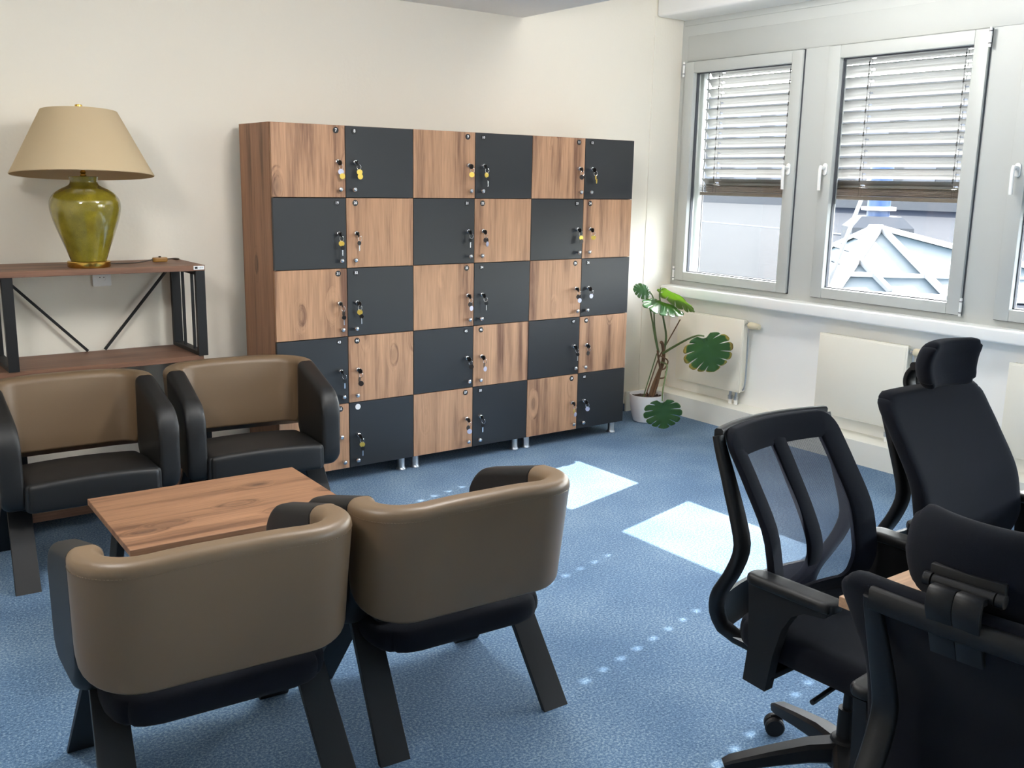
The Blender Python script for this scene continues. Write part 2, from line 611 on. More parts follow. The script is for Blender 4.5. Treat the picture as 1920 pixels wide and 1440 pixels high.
def felt(name, c1, c2, s):
    m, nt, b = mat(name)
    N, L = nt.nodes.new, nt.links.new
    tc = N('ShaderNodeTexCoord')
    n = N('ShaderNodeTexNoise'); n.inputs['Scale'].default_value = s; n.inputs['Detail'].default_value = 6; n.inputs['Roughness'].default_value = 0.75
    L(tc.outputs['Object'], n.inputs['Vector'])
    cr = N('ShaderNodeValToRGB')
    cr.color_ramp.elements[0].position = 0.35; cr.color_ramp.elements[0].color = c1
    cr.color_ramp.elements[1].position = 0.65; cr.color_ramp.elements[1].color = c2
    L(n.outputs['Fac'], cr.inputs[0]); L(cr.outputs[0], b.inputs['Base Color'])
    b.inputs['Roughness'].default_value = 0.95
    b.inputs['Specular IOR Level'].default_value = 0.03
    return m
M['felt'] = felt('roofing_felt', lin(22, 24, 27), lin(40, 42, 45), 14)
M['felt2'] = felt('roofing_felt_blue', lin(15, 19, 26), lin(26, 31, 40), 8)

# ------------------------------------------------------------------ the room
XW, YB = 3.27, 0.45          # window wall and locker wall
YF, XL = -9.0, -3.6          # wall behind the camera, wall on the far side
WIN_Y = [-0.11 - 1.18 * i for i in range(7)]     # window axes along the wall
WZ0, WZ1 = 0.943, 2.445      # sash bottom and top

bm = bmesh.new(); box(bm, (XL - .2, YF - .2, -0.1), (XW + .25, YB + .2, 0.0)); struct(obj('floor', bm, M['carpet'], smooth=0))
bm = bmesh.new(); box(bm, (XL - .2, YB, 0), (XW + .25, YB + .2, 3.0)); struct(obj('wall_back', bm, M['wall'], smooth=0))
bm = bmesh.new(); box(bm, (XL - .2, YF, 0), (XL, YB, 3.0)); struct(obj('wall_left', bm, M['wall'], smooth=0))
bm = bmesh.new(); box(bm, (XL, YF - .2, 0), (XW + .25, YF, 3.0)); struct(obj('wall_front', bm, M['wall'], smooth=0))
bm = bmesh.new(); box(bm, (XW, YF, 0), (XW + .2, YB, 0.87)); struct(obj('wall_right', bm, M['wallw'], smooth=0))
bm = bmesh.new()
box(bm, (XL - .2, YF - .2, 2.92), (XW + .3, YB + .2, 3.1))
box(bm, (XL, YF, 2.603), (1.86, YB, 2.92), bev=0.006)
ceiling = struct(obj('ceiling', bm, M['ceiling'], smooth=30))
bm = bmesh.new(); box(bm, (2.985, YF, 2.727), (XW + .25, YB - .002, 2.92), bev=0.022, seg=4); struct(obj('trim_1', bm, M['ceiling']))
# carpet skirting along the locker wall
bm = bmesh.new(); box(bm, (XL, YB - .008, 0.0), (2.84, YB - .001, 0.055)); struct(obj('baseboard_back', bm, M['skirting'], smooth=0))
# heating duct box along the window wall with its short return
bm = bmesh.new()
prism(bm, [(3.083, YF), (XW - .001, YF), (XW - .001, YB - .001), (2.845, YB - .001), (2.845, 0.43), (3.083, 0.43)], 0.0, 0.142, 'z')
struct(obj('trim_2', bm, M['duct'], smooth=0))
# window sill
bm = bmesh.new()
box(bm, (3.15, YF, 0.832), (XW + .08, YB - .001, 0.905), bev=0.012, seg=4)
struct(obj('trim_3', bm, M['sill']))
# grey facade framing around the windows
XF = 3.25
bm = bmesh.new()
box(bm, (XF, YF, 0.905), (XF + .09, YB - .001, 0.965))
box(bm, (XF, YF, 2.425), (XF + .09, YB - .001, 2.727))
box(bm, (XF - .006, YF, 2.69), (XF + .01, YB - .02, 2.727))
edges = [YB - .001]
for y in WIN_Y:
    edges += [y + 0.475, y - 0.475]
edges.append(YF)
for i in range(0, len(edges), 2):
    box(bm, (XF, edges[i + 1], 0.965), (XF + .09, edges[i], 2.425))
box(bm, (XF - .004, YF, 2.452), (XF + .01, YB - .06, 2.62), bev=0.002)
struct(obj('trim_4', bm, M['alu'], smooth=30))
bm = bmesh.new(); box(bm, (XF + .09, YF, 2.40), (XF + .30, YB + .2, 3.0)); box(bm, (XF + .09, YF, -0.1), (XF + .2, YB + .2, 0.93)); struct(obj('trim_5', bm, M['concrete'], smooth=0))
# outer piers between the windows (with the blinds' side returns)
bm = bmesh.new()
box(bm, (XF + .09, 0.39, 0.93), (XF + .205, YB + .2, 2.40))
for y in WIN_Y:
    box(bm, (XF + .13, y - .59 - .012, 0.93), (XF + .19, y - .59 + .012, 2.40))
box(bm, (XF + .125, 0.345, 0.93), (XF + .185, 0.375, 2.40), bev=.003)
box(bm, (XF + .09, YF, 0.93), (XF + .205, WIN_Y[-1] - .62, 2.40))
struct(obj('trim_6', bm, M['alu'], smooth=0))
# faint plaster joint where the locker wall meets the window reveal
bm = bmesh.new(); box(bm, (2.975, YB - .004, 0.142), (2.981, YB, 2.73)); struct(obj('trim_7', bm, M['wall'], smooth=0))

def slat_strip(bm, y0, y1, xc, zc, tilt, holes, w=0.078):
    """one convex slat along Y with slots for the lift cords"""
    K = 6
    def pt(u, y):
        a = (u - 0.5) * w
        b = 0.006 * (1 - (2 * u - 1) ** 2)
        return (xc + a * cos(tilt) + b * sin(tilt), y, zc - a * sin(tilt) + b * cos(tilt))
    ys = [y0]
    cuts = []
    for h in sorted(holes):
        ys += [h - 0.014, h + 0.014]
        cuts.append(len(ys) - 2)
    ys.append(y1)
    grid = [[bm.verts.new(pt(k / K, y)) for k in range(K + 1)] for y in ys]
    for i in range(len(ys) - 1):
        for k in range(K):
            if i in cuts and k == 3:
                continue
            bm.faces.new((grid[i][k], grid[i][k + 1], grid[i + 1][k + 1], grid[i + 1][k]))

def blind_parts(y, parent, zlow=1.56):
    xc = 3.405
    y0, y1 = y - 0.565, min(y + 0.565, 0.322)
    holes = [y - 0.29, y + 0.312]
    bm = bmesh.new()
    z = zlow + 0.075
    while z < 2.42:
        slat_strip(bm, y0, y1, xc, z, rad(46 + random.uniform(-1.5, 1.5)), holes)
        z += 0.068
    o = obj('slats', bm, M['slat'], parent, smooth=60)
    o.modifiers.new('thickness', 'SOLIDIFY').thickness = 0.0008
    bm = bmesh.new()
    for k in range(7):
        slat_strip(bm, y0, y1, xc, zlow + 0.012 + k * 0.007, rad(4), [])
    o = obj('stacked_slats', bm, M['slatdark'], parent, smooth=60)
    o.modifiers.new('thickness', 'SOLIDIFY').thickness = 0.0008
    bm = bmesh.new(); box(bm, (xc - .036, y0, zlow - 0.014), (xc + .036, y1, zlow + .008), bev=0.003)
    obj('bottom_rail', bm, M['slatdark'], parent)
    for h in holes:
        bm = bmesh.new()
        cyl(bm, (xc - .003, h, zlow), (xc - .003, h, 2.42), 0.0013, 6)
        for sx in (-.031, .031):
            cyl(bm, (xc + sx, h, zlow), (xc + sx, h, 2.42), 0.0011, 6)
        z = zlow + 0.075
        while z < 2.42:
            cyl(bm, (xc - .034, h, z - 0.012 + .03), (xc - .03, h, z + .012 + .03), 0.004, 8)
            z += 0.068
        obj('lift_cord', bm, M['string'], parent)
    for s in (y0 - .006, y1 + .006):
        bm = bmesh.new(); cyl(bm, (xc, s, 0.95), (xc, s, 2.42), 0.0035, 8)
        obj('guide_wire', bm, M['string'], parent)

def make_window(i, y):
    hl = 1 if i != 0 else -1         # handle side: first window at its -Y side, the others at their +Y side
    r = struct_empty('window_%d' % (i + 1), (0, 0, 0))
    bm = bmesh.new()
    X0, X1 = 3.222, 3.30
    ya, yb = y - 0.495, y + 0.495
    ga, gb = y - 0.415, y + 0.412
    gz0, gz1 = 1.005, 2.372
    for lo, hi in (((X0, ya, WZ0), (X1, ga, WZ1)), ((X0, gb, WZ0), (X1, yb, WZ1)),
                   ((X0, ga, WZ0), (X1, gb, gz0)), ((X0, ga, gz1), (X1, gb, WZ1))):
        box(bm, lo, hi, bev=0.004)
    obj('sash', bm, M['alu'], r)
    bm = bmesh.new()
    e = 0.006
    for lo, hi in (((X0 + .035, ga, gz0), (X0 + .058, ga + e, gz1)), ((X0 + .035, gb - e, gz0), (X0 + .058, gb, gz1)),
                   ((X0 + .035, ga, gz0), (X0 + .058, gb, gz0 + e)), ((X0 + .035, ga, gz1 - e), (X0 + .058, gb, gz1))):
        box(bm, lo, hi)
    oa, ob, oz0, oz1, gq = ya - .003, yb + .003, WZ0 - .003, WZ1 + .003, .006  # dark line round the sash: shade at its edge put in as colour
    for lo, hi in (((XF - .012, oa, oz0), (XF - .0005, oa + gq, oz1)), ((XF - .012, ob - gq, oz0), (XF - .0005, ob, oz1)),
                   ((XF - .012, oa, oz0), (XF - .0005, ob, oz0 + gq)), ((XF - .012, oa, oz1 - gq), (XF - .0005, ob, oz1))):
        box(bm, lo, hi)
    obj('seal_and_shade_line', bm, M['seal_and_shade_line'], r, smooth=0)
    bm = bmesh.new(); box(bm, (X0 + .045, ga, gz0), (X0 + .049, gb, gz1))
    obj('pane', bm, M['glass'], r, smooth=0)
    # handle
    hy = y + hl * 0.452
    bm = bmesh.new()
    rbox(bm, (X0 - .005, hy, 1.725), (0.005, 0.016, 0.036), 0.004, R=0.015, plane=(1, 2), n=(2, 4, 6))
    cyl(bm, (X0, hy, 1.735), (X0 - .045, hy, 1.735), 0.011, 16)
    bar(bm, smooth_path([(X0 - .045, hy, 1.745), (X0 - .053, hy, 1.72), (X0 - .053, hy, 1.66), (X0 - .05, hy, 1.60)], 4), 0.02, 0.014, rnd=0.6, side=Vector((0, 1, 0)))
    obj('handle', bm, M['white'], r)
    # hinges on the other side
    for z in (WZ0 + 0.045, WZ1 - 0.045):
        bm = bmesh.new()
        hy2 = y - hl * 0.503
        cyl(bm, (X0 - .004, hy2, z - .05), (X0 - .004, hy2, z + .05), 0.0075, 12)
        cyl(bm, (X0 - .004, hy2, z - .033), (X0 - .004, hy2, z - .028), 0.0085, 12, mi=1)
        cyl(bm, (X0 - .004, hy2, z + .028), (X0 - .004, hy2, z + .033), 0.0085, 12, mi=1)
        obj('hinge', bm, [M['white'], M['seal_and_shade_line']], r)
    if i < 3:
        lab = ['silver slat blind outside the window beside the locker wall corner',
               'silver slat blind half lowered over the glass skylight view',
               'silver slat blind outside the window cut off by the picture edge'][i]
        b = thing('slat_blind', lab, 'blind', (0, 0, 0), 0, 'slat blinds outside the windows')
        blind_parts(y, b)
    elif i == 3:
        blind_parts(y, r)
for i, y in enumerate(WIN_Y):
    make_window(i, y)

# ------------------------------------------------------------------ radiators
def make_radiator(y1, label):
    r = thing('radiator', label, 'radiator', (0, 0, 0), 0, 'panel radiators under the windows')
    y0 = y1 - 0.605
    X0, X1, z0, z1 = 3.178, 3.236, 0.236, 0.737
    bm = bmesh.new()
    box(bm, (X0, y0, z0), (X0 + .012, y1, z1), bev=0.004)
    box(bm, (X0 - .003, y0 + .012, z0 + .012), (X0 + .004, y1 - .012, z1 - .012), bev=0.0025)
    box(bm, (X0 + .012, y0 + .004, z0 + .006), (X1, y1 - .004, z1 - .01), bev=0.003)
    obj('panel', bm, M['radiator'], r)
    bm = bmesh.new()
    for k in range(30):
        yy = y0 + .02 + k * (0.565 / 29)
        box(bm, (X0 + .012, yy, z1 - .011), (X1 - .006, yy + .006, z1 - .003))
    obj('top_grille', bm, M['radiator'], r, smooth=0)
    bm = bmesh.new()
    ym = y0
    cyl(bm, (X0 + .03, ym + .005, z1 - .035), (X0 + .03, ym - .022, z1 - .035), 0.014, 16, mi=1)
    lathe_pts = [(0.020, 0.0), (0.024, 0.008), (0.024, 0.03), (0.020, 0.07), (0.017, 0.088), (0.008, 0.09)]
    rings = [[bm.verts.new((X0 + .03 + rr * cos(2 * pi * k / 24), ym - .022 - d, z1 - .035 + rr * sin(2 * pi * k / 24))) for k in range(24)] for rr, d in lathe_pts]
    ring_faces(bm, rings, mi=0)
    obj('thermostat_valve', bm, [M['cream'], M['chrome']], r)
    bm = bmesh.new()
    tube(bm, smooth_path([(X1 - .02, ym - .012, z1 - .045), (X1 - .02, ym - .014, z1 - .2), (X1 - .02, ym - .012, z0 + .05), (X1 - .02, ym + .02, z0 + .01)], 5), 0.006, 8)
    obj('pipe', bm, M['satin'], r)
    for d in (0.055, 0.105):
        bm = bmesh.new()
        cyl(bm, (3.212, ym + d, 0.143), (3.212, ym + d, 0.175), 0.013, 14, mi=1)
        cyl(bm, (3.212, ym + d, 0.175), (3.212, ym + d, 0.20), 0.017, 8)
        cyl(bm, (3.212, ym + d, 0.20), (3.212, ym + d, 0.24), 0.010, 12)
        cyl(bm, (3.212, ym + d - .012, 0.188), (3.212, ym + d + .012, 0.188), 0.007, 10)
        obj('connection_valve', bm, [M['satin'], M['white']], r)
    return r
make_radiator(0.283, 'cream panel radiator behind the plant with its valve showing')
make_radiator(-0.928, 'cream panel radiator behind the head of the padded office chair')
make_radiator(-2.115, 'cream panel radiator at the picture edge, farthest from the plant')

# ------------------------------------------------------------------ lockers
CW, CH, ZB = 0.39938, 0.36, 0.08
NUM = [[7, 8, 9, 10, 11, 12], [19, 20, 21, 22, 23, 24], [31, 32, 33, 34, 35, 36], [43, 44, 45, 46, 47, 48], [55, 56, 57, 58, 59, 60]]

def text_mesh(s, size):
    cu = bpy.data.curves.new('digits', 'FONT')
    cu.body = s
    cu.size = size
    cu.align_x = 'CENTER'
    cu.align_y = 'CENTER'
    cu.extrude = 0.0004
    cu.offset = 0.0004
    o = bpy.data.objects.new('digits', cu)
    COL.objects.link(o)
    bpy.context.view_layer.update()
    me = bpy.data.meshes.new_from_object(o.evaluated_get(bpy.context.evaluated_depsgraph_get()))
    bpy.data.objects.remove(o)
    bpy.data.curves.remove(cu)
    return me

def make_badge(num, white=False):
    bm = bmesh.new()
    n = 28
    r = 0.0155
    A = [bm.verts.new((r * cos(2 * pi * k / n), 0, r * sin(2 * pi * k / n))) for k in range(n)]
    B = [bm.verts.new((r * cos(2 * pi * k / n), -0.0025, r * sin(2 * pi * k / n))) for k in range(n)]
    ring_faces(bm, [A, B])
    if not white:
        me = text_mesh(str(num), 0.019 if num > 9 else 0.022)
        t = bmesh.new()
        t.from_mesh(me)
        for v in t.verts:
            v.co = Vector((v.co.x, -0.0027 - v.co.z, v.co.y))
        add_tmp(bm, t, 1)
        bpy.data.meshes.remove(me)
    return bm

def knob_bm():
    bm = bmesh.new()
    prof = [(0.006, 0.0), (0.006, 0.010), (0.009, 0.014), (0.0125, 0.020), (0.0125, 0.026), (0.009, 0.031), (0.003, 0.033)]
    rings = [[bm.verts.new((r * cos(2 * pi * k / 20), -d, r * sin(2 * pi * k / 20))) for k in range(20)] for r, d in prof]
    ring_faces(bm, rings)
    return bm

def lock_bm():
    bm = bmesh.new()
    prof = [(0.0125, 0.0), (0.0125, 0.004), (0.0105, 0.007), (0.0105, 0.016), (0.008, 0.018), (0.002, 0.018)]
    rings = [[bm.verts.new((r * cos(2 * pi * k / 20), -d, r * sin(2 * pi * k / 20))) for k in range(20)] for r, d in prof]
    ring_faces(bm, rings)
    return bm

def key_bow(bm, c, ang, ax, mi, r=0.0125, th=0.0028):
    """round key head or disc of radius r; its face normal lies in XY turned by ax"""
    n = 18
    nx = Vector((sin(ax), -cos(ax), 0))
    u = Vector((cos(ax), sin(ax), 0))
    w = Vector((0, 0, 1))
    rings = []
    for d in (-th / 2, th / 2):
        rings.append([bm.verts.new(Vector(c) + nx * d + r * (cos(2 * pi * k / n) * u + sin(2 * pi * k / n) * w)) for k in range(n)])
    ring_faces(bm, rings, mi=mi)

def make_keys(variant, loc, label):
    t = thing('key_bunch', label, 'keys', loc, 0, 'key bunches hanging in the locker doors')
    rnd = random.Random(variant[1])
    # key in the lock
    bm = bmesh.new()
    a = rnd.uniform(-0.5, 0.5)
    box(bm, (-.0035, -0.024, -.001), (.0035, -0.0186, .001))
    key_bow(bm, (0.004, -0.030, -0.006), 0, pi / 2 + a, 0, 0.0135, 0.004)
    box(bm, (-.004, -0.026, -.010), (.006, -0.0188, .006), bev=0.001)
    obj('key', bm, M['badge'], t)
    bm = bmesh.new()
    dx = rnd.uniform(0.002, 0.012)
    pts = []
    R = 0.014
    for k in range(20):
        q = 2 * pi * k / 20
        pts.append((0.004 + dx * 0.5 + R * 0.5 * cos(q), -0.034 - R * 0.55 * cos(q), -0.026 + R * sin(q)))
    tube(bm, pts, 0.0011, 6, loop=True)
    obj('ring', bm, M['chrome'], t)
    kind = variant[0]
    for q, k in enumerate(kind):
        bm = bmesh.new()
        z = -0.050 - 0.022 * q
        x = dx + (0.004 if q else 0.0) + rnd.uniform(-.006, .006)
        y = -0.032 - 0.005 * q
        if k == 'k':      # spare key hanging
            key_bow(bm, (x, y, z), 0, rnd.uniform(-.5, .5), 0, 0.0115)
            box(bm, (x - .003, y - .001, z - 0.040), (x + .003, y + .001, z - .008), mi=1)
            obj('spare_key', bm, [M['badge'], M['chrome']], t)
        else:
            m = {'g': 'goldtag', 's': 'silvertag', 'd': 'darktag'}[k]
            key_bow(bm, (x, y, z), 0, rnd.uniform(-.7, .7), 0, 0.0145, 0.002)
            obj('tag', bm, M[m], t)
    return t

KEYS = [['sg', 'gg', 'g', 'gk', 'd', 'gg'],
        ['gk', 'k', 'k', 'ds', 'gd', 'g'],
        ['dk', 'gk', 'ds', 'k', 'ds', 's'],
        ['k', 'dd', 'd', 'ds', 'k', 'd'],
        ['k', 'gk', 'ds', 'k', 'gs', 's']]
WORD = {'s': 'silver', 'g': 'gold', 'd': 'dark', 'k': 'plain'}
ROWN = ['top', 'second', 'third', 'fourth', 'bottom']
COLN = ['first', 'second', 'third', 'fourth', 'fifth', 'last']
CABL = ['locker cabinet of wooden and black doors nearest to the lamp shelf',
        'middle cabinet of the three wooden and black locker cabinets',
        'locker cabinet of wooden and black doors standing beside the potted plant']
for c in range(3):
    x0 = c * 2 * CW
    cab = thing('locker_cabinet', CABL[c], 'locker cabinet', (x0, 0, 0), 0, 'locker cabinets along the wall')
    W2 = 2 * CW
    zt = ZB + 5 * CH
    bm = bmesh.new()
    t = 0.018
    box(bm, (0.0005, 0.002, ZB), (t, 0.385, zt))
    box(bm, (W2 - t, 0.002, ZB), (W2 - 0.0005, 0.385, zt))
    box(bm, (t, 0.002, zt - t), (W2 - t, 0.385, zt))
    obj('carcass', bm, M['wood_side'], cab, smooth=0)
    bm = bmesh.new()
    box(bm, (t, 0.002, ZB), (W2 - t, 0.385, ZB + t))
    box(bm, (CW - t / 2, 0.002, ZB + t), (CW + t / 2, 0.385, zt - t))
    for k in range(1, 5):
        box(bm, (t, 0.002, ZB + k * CH - t / 2), (CW - t / 2, 0.375, ZB + k * CH + t / 2))
        box(bm, (CW + t / 2, 0.002, ZB + k * CH - t / 2), (W2 - t, 0.375, ZB + k * CH + t / 2))
    box(bm, (t, 0.375, ZB + t), (W2 - t, 0.383, zt - t))
    obj('inner_dividers', bm, M['carcass'], cab, smooth=0)
    for lx in (0.045, W2 - 0.045):
        for ly in (0.045, 0.345):
            bm = bmesh.new()
            lathe(bm, [(0.029, 0.0), (0.029, 0.004), (0.024, 0.010), (0.021, 0.016), (0.0205, ZB)], 28, c=(lx, ly, 0))
            obj('leg', bm, M['satin'], cab)
    for rr in range(5):
        for cc in range(2):
            gc = c * 2 + cc
            is_wood = (rr + gc) % 2 == 0
            g = 0.0018
            zlo = ZB + (4 - rr) * CH
            bm = bmesh.new()
            box(bm, (-CW / 2 + g, -0.018, -CH / 2 + g), (CW / 2 - g, 0.0, CH / 2 - g), bev=0.0008, seg=1)
            d = obj('door', bm, M['wood_z' if is_wood else 'anthracite'], cab, smooth=0,
                    loc=(cc * CW + CW / 2, 0, zlo + CH / 2), label='wooden locker door' if is_wood else 'black locker door')
            sgn = 1 if cc == 0 else -1
            yf = -0.018
            wht = NUM[rr][gc] == 56
            obj('number_badge', make_badge(NUM[rr][gc], wht), [M['sticker' if wht else 'badge'], M['digit']], d,
                loc=(sgn * (CW / 2 - 0.052), yf, CH / 2 - 0.026))
            obj('lock', lock_bm(), M['chrome'], d, loc=(sgn * (CW / 2 - 0.050), yf, 0.0))
            obj('knob', knob_bm(), M['chrome'], d, loc=(sgn * (CW / 2 - 0.040), yf, -CH / 2 + 0.042))
            if rr == 4 and gc == 0:
                continue        # this door is behind the armchair
            ks = KEYS[rr][gc]
            if set(ks) & set('sgd'):
                nm = ' and '.join(dict.fromkeys(WORD[k] for k in ks if k != 'k'))
                nm = 'keys with %s tag' % nm
            else:
                nm = 'keys without tag'
            lab = '%s in %s door, %s row, %s locker column' % (nm, 'wooden' if is_wood else 'black', ROWN[rr], COLN[gc])
            make_keys((ks, rr * 7 + gc), (x0 + cc * CW + CW / 2 + sgn * (CW / 2 - 0.050), yf, zlo + CH / 2), lab)

# ------------------------------------------------------------------ shelf, lamp, socket
sh = thing('shelf_unit', 'low wooden shelf unit with black metal frame carrying the lamp', 'shelf', (0, 0, 0))
SX0, SX1, SY0, SY1 = -2.05, -0.335, 0.02, 0.425
for z0, z1 in ((1.172, 1.199), (0.735, 0.760), (0.058, 0.098)):
    bm = bmesh.new()
    if z1 > 1.1:
        box(bm, (SX0, SY0, z0), (SX1, SY1, z1), bev=0.001, seg=1)
    else:
        box(bm, (SX0 + .02, SY0 + .012, z0), (SX1 - .02, SY1 - .012, z1), bev=0.001, seg=1)
    obj('shelf_board', bm, M['wood_dark'], sh, smooth=0)
for k, xx in enumerate((SX0 + .022, -1.195, SX1 - .022)):
    bm = bmesh.new()
    w = 0.022
    for yy in (SY0 + .004, SY1 - .030):
        box(bm, (xx - w, yy, 0.0), (xx + w, yy + .026, 0.735))
        box(bm, (xx - w, yy, 0.760), (xx + w, yy + .026, 1.172))
    for z in (0.04, 0.715, 0.760, 1.152):
        box(bm, (xx - w, SY0 + .03, z), (xx + w, SY1 - .03, z + .018))
    obj('metal_frame', bm, M['blk_metal'], sh, smooth=0)
for xx in (SX1 - .022,):
    for yy in (0.15, 0.29):
        bm = bmesh.new()
        box(bm, (xx - .006, yy - .006, 0.778), (xx + .006, yy + .006, 1.152))
        obj('end_rod', bm, M['blk_metal'], sh, smooth=0)
for a, b in ((-1.175, -0.80), (-0.38, -0.72), (-1.215, -1.6), (-2.02, -1.66)):
    bm = bmesh.new()
    bar(bm, [(a, SY1 - .018, 1.165), (b, SY1 - .018, 0.764)], 0.013, 0.013, side=Vector((0, 1, 0)))
    obj('brace', bm, M['blk_metal'], sh, smooth=0)
bm = bmesh.new()
box(bm, (SX1 - .055, SY0 - .0022, 1.178), (SX1 - .004, SY0 - .0002, 1.196))
box(bm, (SX1 - .049, SY0 - .0032, 1.182), (SX1 - .036, SY0 - .0022, 1.192), mi=1)
for k in range(3):
    box(bm, (SX1 - .032 + k * .008, SY0 - .0032, 1.184), (SX1 - .0265 + k * .008, SY0 - .0022, 1.191), mi=2)
obj('maker_plate', bm, [M['sticker'], M['badge'], M['satin']], sh, smooth=0)

LX, LY, LZ = -0.832, 0.128, 1.1995
lamp = thing('table_lamp', 'table lamp with olive ceramic vase base and wide cream shade', 'lamp', (LX, LY, LZ))
bm = bmesh.new()
lathe(bm, [(0.0, 0.0), (0.090, 0.0), (0.092, 0.004), (0.092, 0.024), (0.089, 0.028), (0.07, 0.029)], 64)
obj('brass_foot', bm, M['brass'], lamp)
bm = bmesh.new()
pr = [(0.076, 0.029), (0.078, 0.034), (0.092, 0.075), (0.114, 0.135), (0.135, 0.195), (0.148, 0.245), (0.151, 0.275), (0.147, 0.302), (0.130, 0.328), (0.102, 0.348), (0.076, 0.360), (0.062, 0.370), (0.058, 0.382), (0.060, 0.398), (0.062, 0.404), (0.055, 0.406), (0.02, 0.404)]
sp = smooth_path([(a, 0, b) for a, b in pr], 4)
lathe(bm, [(p.x, p.z) for p in sp], 72)
obj('vase_body', bm, M['glaze'], lamp)
bm = bmesh.new()
lathe(bm, [(0.012, 0.404), (0.014, 0.410), (0.009, 0.416), (0.013, 0.424), (0.008, 0.432), (0.008, 0.70)], 24)
for k in range(3):
    q = 2 * pi * k / 3
    cyl(bm, (0, 0, 0.682), (0.153 * cos(q), 0.153 * sin(q), 0.682), 0.0025, 8)
obj('brass_stem', bm, M['brass'], lamp)
bm = bmesh.new()
lathe(bm, [(0.299, 0.412), (0.300, 0.409), (0.302, 0.412), (0.2830, 0.447), (0.163, 0.683), (0.160, 0.689), (0.158, 0.688), (0.160, 0.682), (0.280, 0.447), (0.299, 0.412)], 96, cap=False)
TILT = Matrix.Translation((0, 0, .55)) @ Matrix.Rotation(rad(-4.5), 4, Vector((.97, -.23, 0))) @ Matrix.Translation((0, 0, -.55))
bm.transform(TILT)
obj('lamp_shade', bm, M['shade'], lamp, smooth=50)
bm = bmesh.new()
lathe(bm, [(0.0, 0.688), (0.016, 0.688), (0.016, 0.692), (0.010, 0.694), (0.010, 0.700), (0.0155, 0.703), (0.0155, 0.716), (0.013, 0.718), (0.0, 0.718)], 28)
bm.transform(TILT)
obj('finial', bm, M['brass'], lamp)
bm = bmesh.new()
cz = 0.0035
path = smooth_path([(0.088, 0.05, cz + .004), (0.16, 0.075, cz), (0.23, 0.09, cz), (0.285, 0.10, cz + .006), (0.32, 0.104, cz + .012)], 6)
tube(bm, path, 0.003, 8)
path = smooth_path([(0.385, 0.110, cz + .012), (0.43, 0.125, cz + .012), (0.462, 0.165, cz + .006), (0.470, 0.215, cz), (0.460, 0.275, cz - .001)], 6)
tube(bm, path, 0.003, 8)
obj('cord', bm, M['cord'], lamp)
bm = bmesh.new()
rbox(bm, (0.352, 0.107, 0.0135), (0.036, 0.0145, 0.011), 0.005, R=0.012, plane=(0, 1), n=(6, 4, 3))
cyl(bm, (0.352, 0.107, 0.024), (0.352, 0.107, 0.031), 0.006, 14, mi=1)
obj('inline_switch', bm, [M['switch'], M['cord']], lamp)

sk = thing('wall_socket', 'white wall socket just under the top board of the lamp shelf', 'socket', (0, 0, 0))
bm = bmesh.new()
rbox(bm, (-0.705, YB - .0065, 1.118), (0.044, 0.006, 0.044), 0.003, R=0.006, n=(3, 2, 3))
obj('cover_plate', bm, M['white'], sk)
bm = bmesh.new()
for r0, r1, d0, d1 in ((0.024, 0.021, .012, .014),):
    rings = [[bm.verts.new((-0.705 + r * cos(2 * pi * k / 32), YB - d - .001, 1.118 + r * sin(2 * pi * k / 32))) for k in range(32)] for r, d in ((0.024, .0112), (0.024, .0135), (0.0205, .0135), (0.0195, .0118), (0.001, .0118))]
    ring_faces(bm, rings, cap=False)
for dx in (-.0095, .0095):
    cyl(bm, (-0.705 + dx, YB - .0127, 1.118), (-0.705 + dx, YB - .0133, 1.118), 0.0027, 10, mi=1)
obj('socket_well', bm, [M['white'], M['badge']], sk)

# ------------------------------------------------------------------ coffee table
TZ = 0.45
tb = thing('coffee_table', 'low wooden coffee table with black legs between the four armchairs', 'table', (-0.762, -1.283, 0), rad(-1.5))
bm = bmesh.new(); box(bm, (-0.397, -0.302, TZ - .023), (0.397, 0.302, TZ), bev=0.0015, seg=1)
obj('table_top', bm, M['wood_x'], tb, smooth=0)
bm = bmesh.new()
box(bm, (-0.30, -0.255, TZ - .062), (0.30, -0.235, TZ - .024)); box(bm, (-0.30, 0.235, TZ - .062), (0.30, 0.255, TZ - .024))
obj('apron', bm, M['blk_metal'], tb, smooth=0)
for sx in (-1, 1):
    for sy in (-1, 1):
        bm = bmesh.new()
        bar(bm, [(sx * 0.30, sy * 0.215, TZ - .024), (sx * 0.355, sy * 0.245, 0.0)], 0.085, 0.030, side=Vector((0, 1, 0)), rnd=0.15)
        obj('leg', bm, M['blk_metal'], tb, smooth=0)

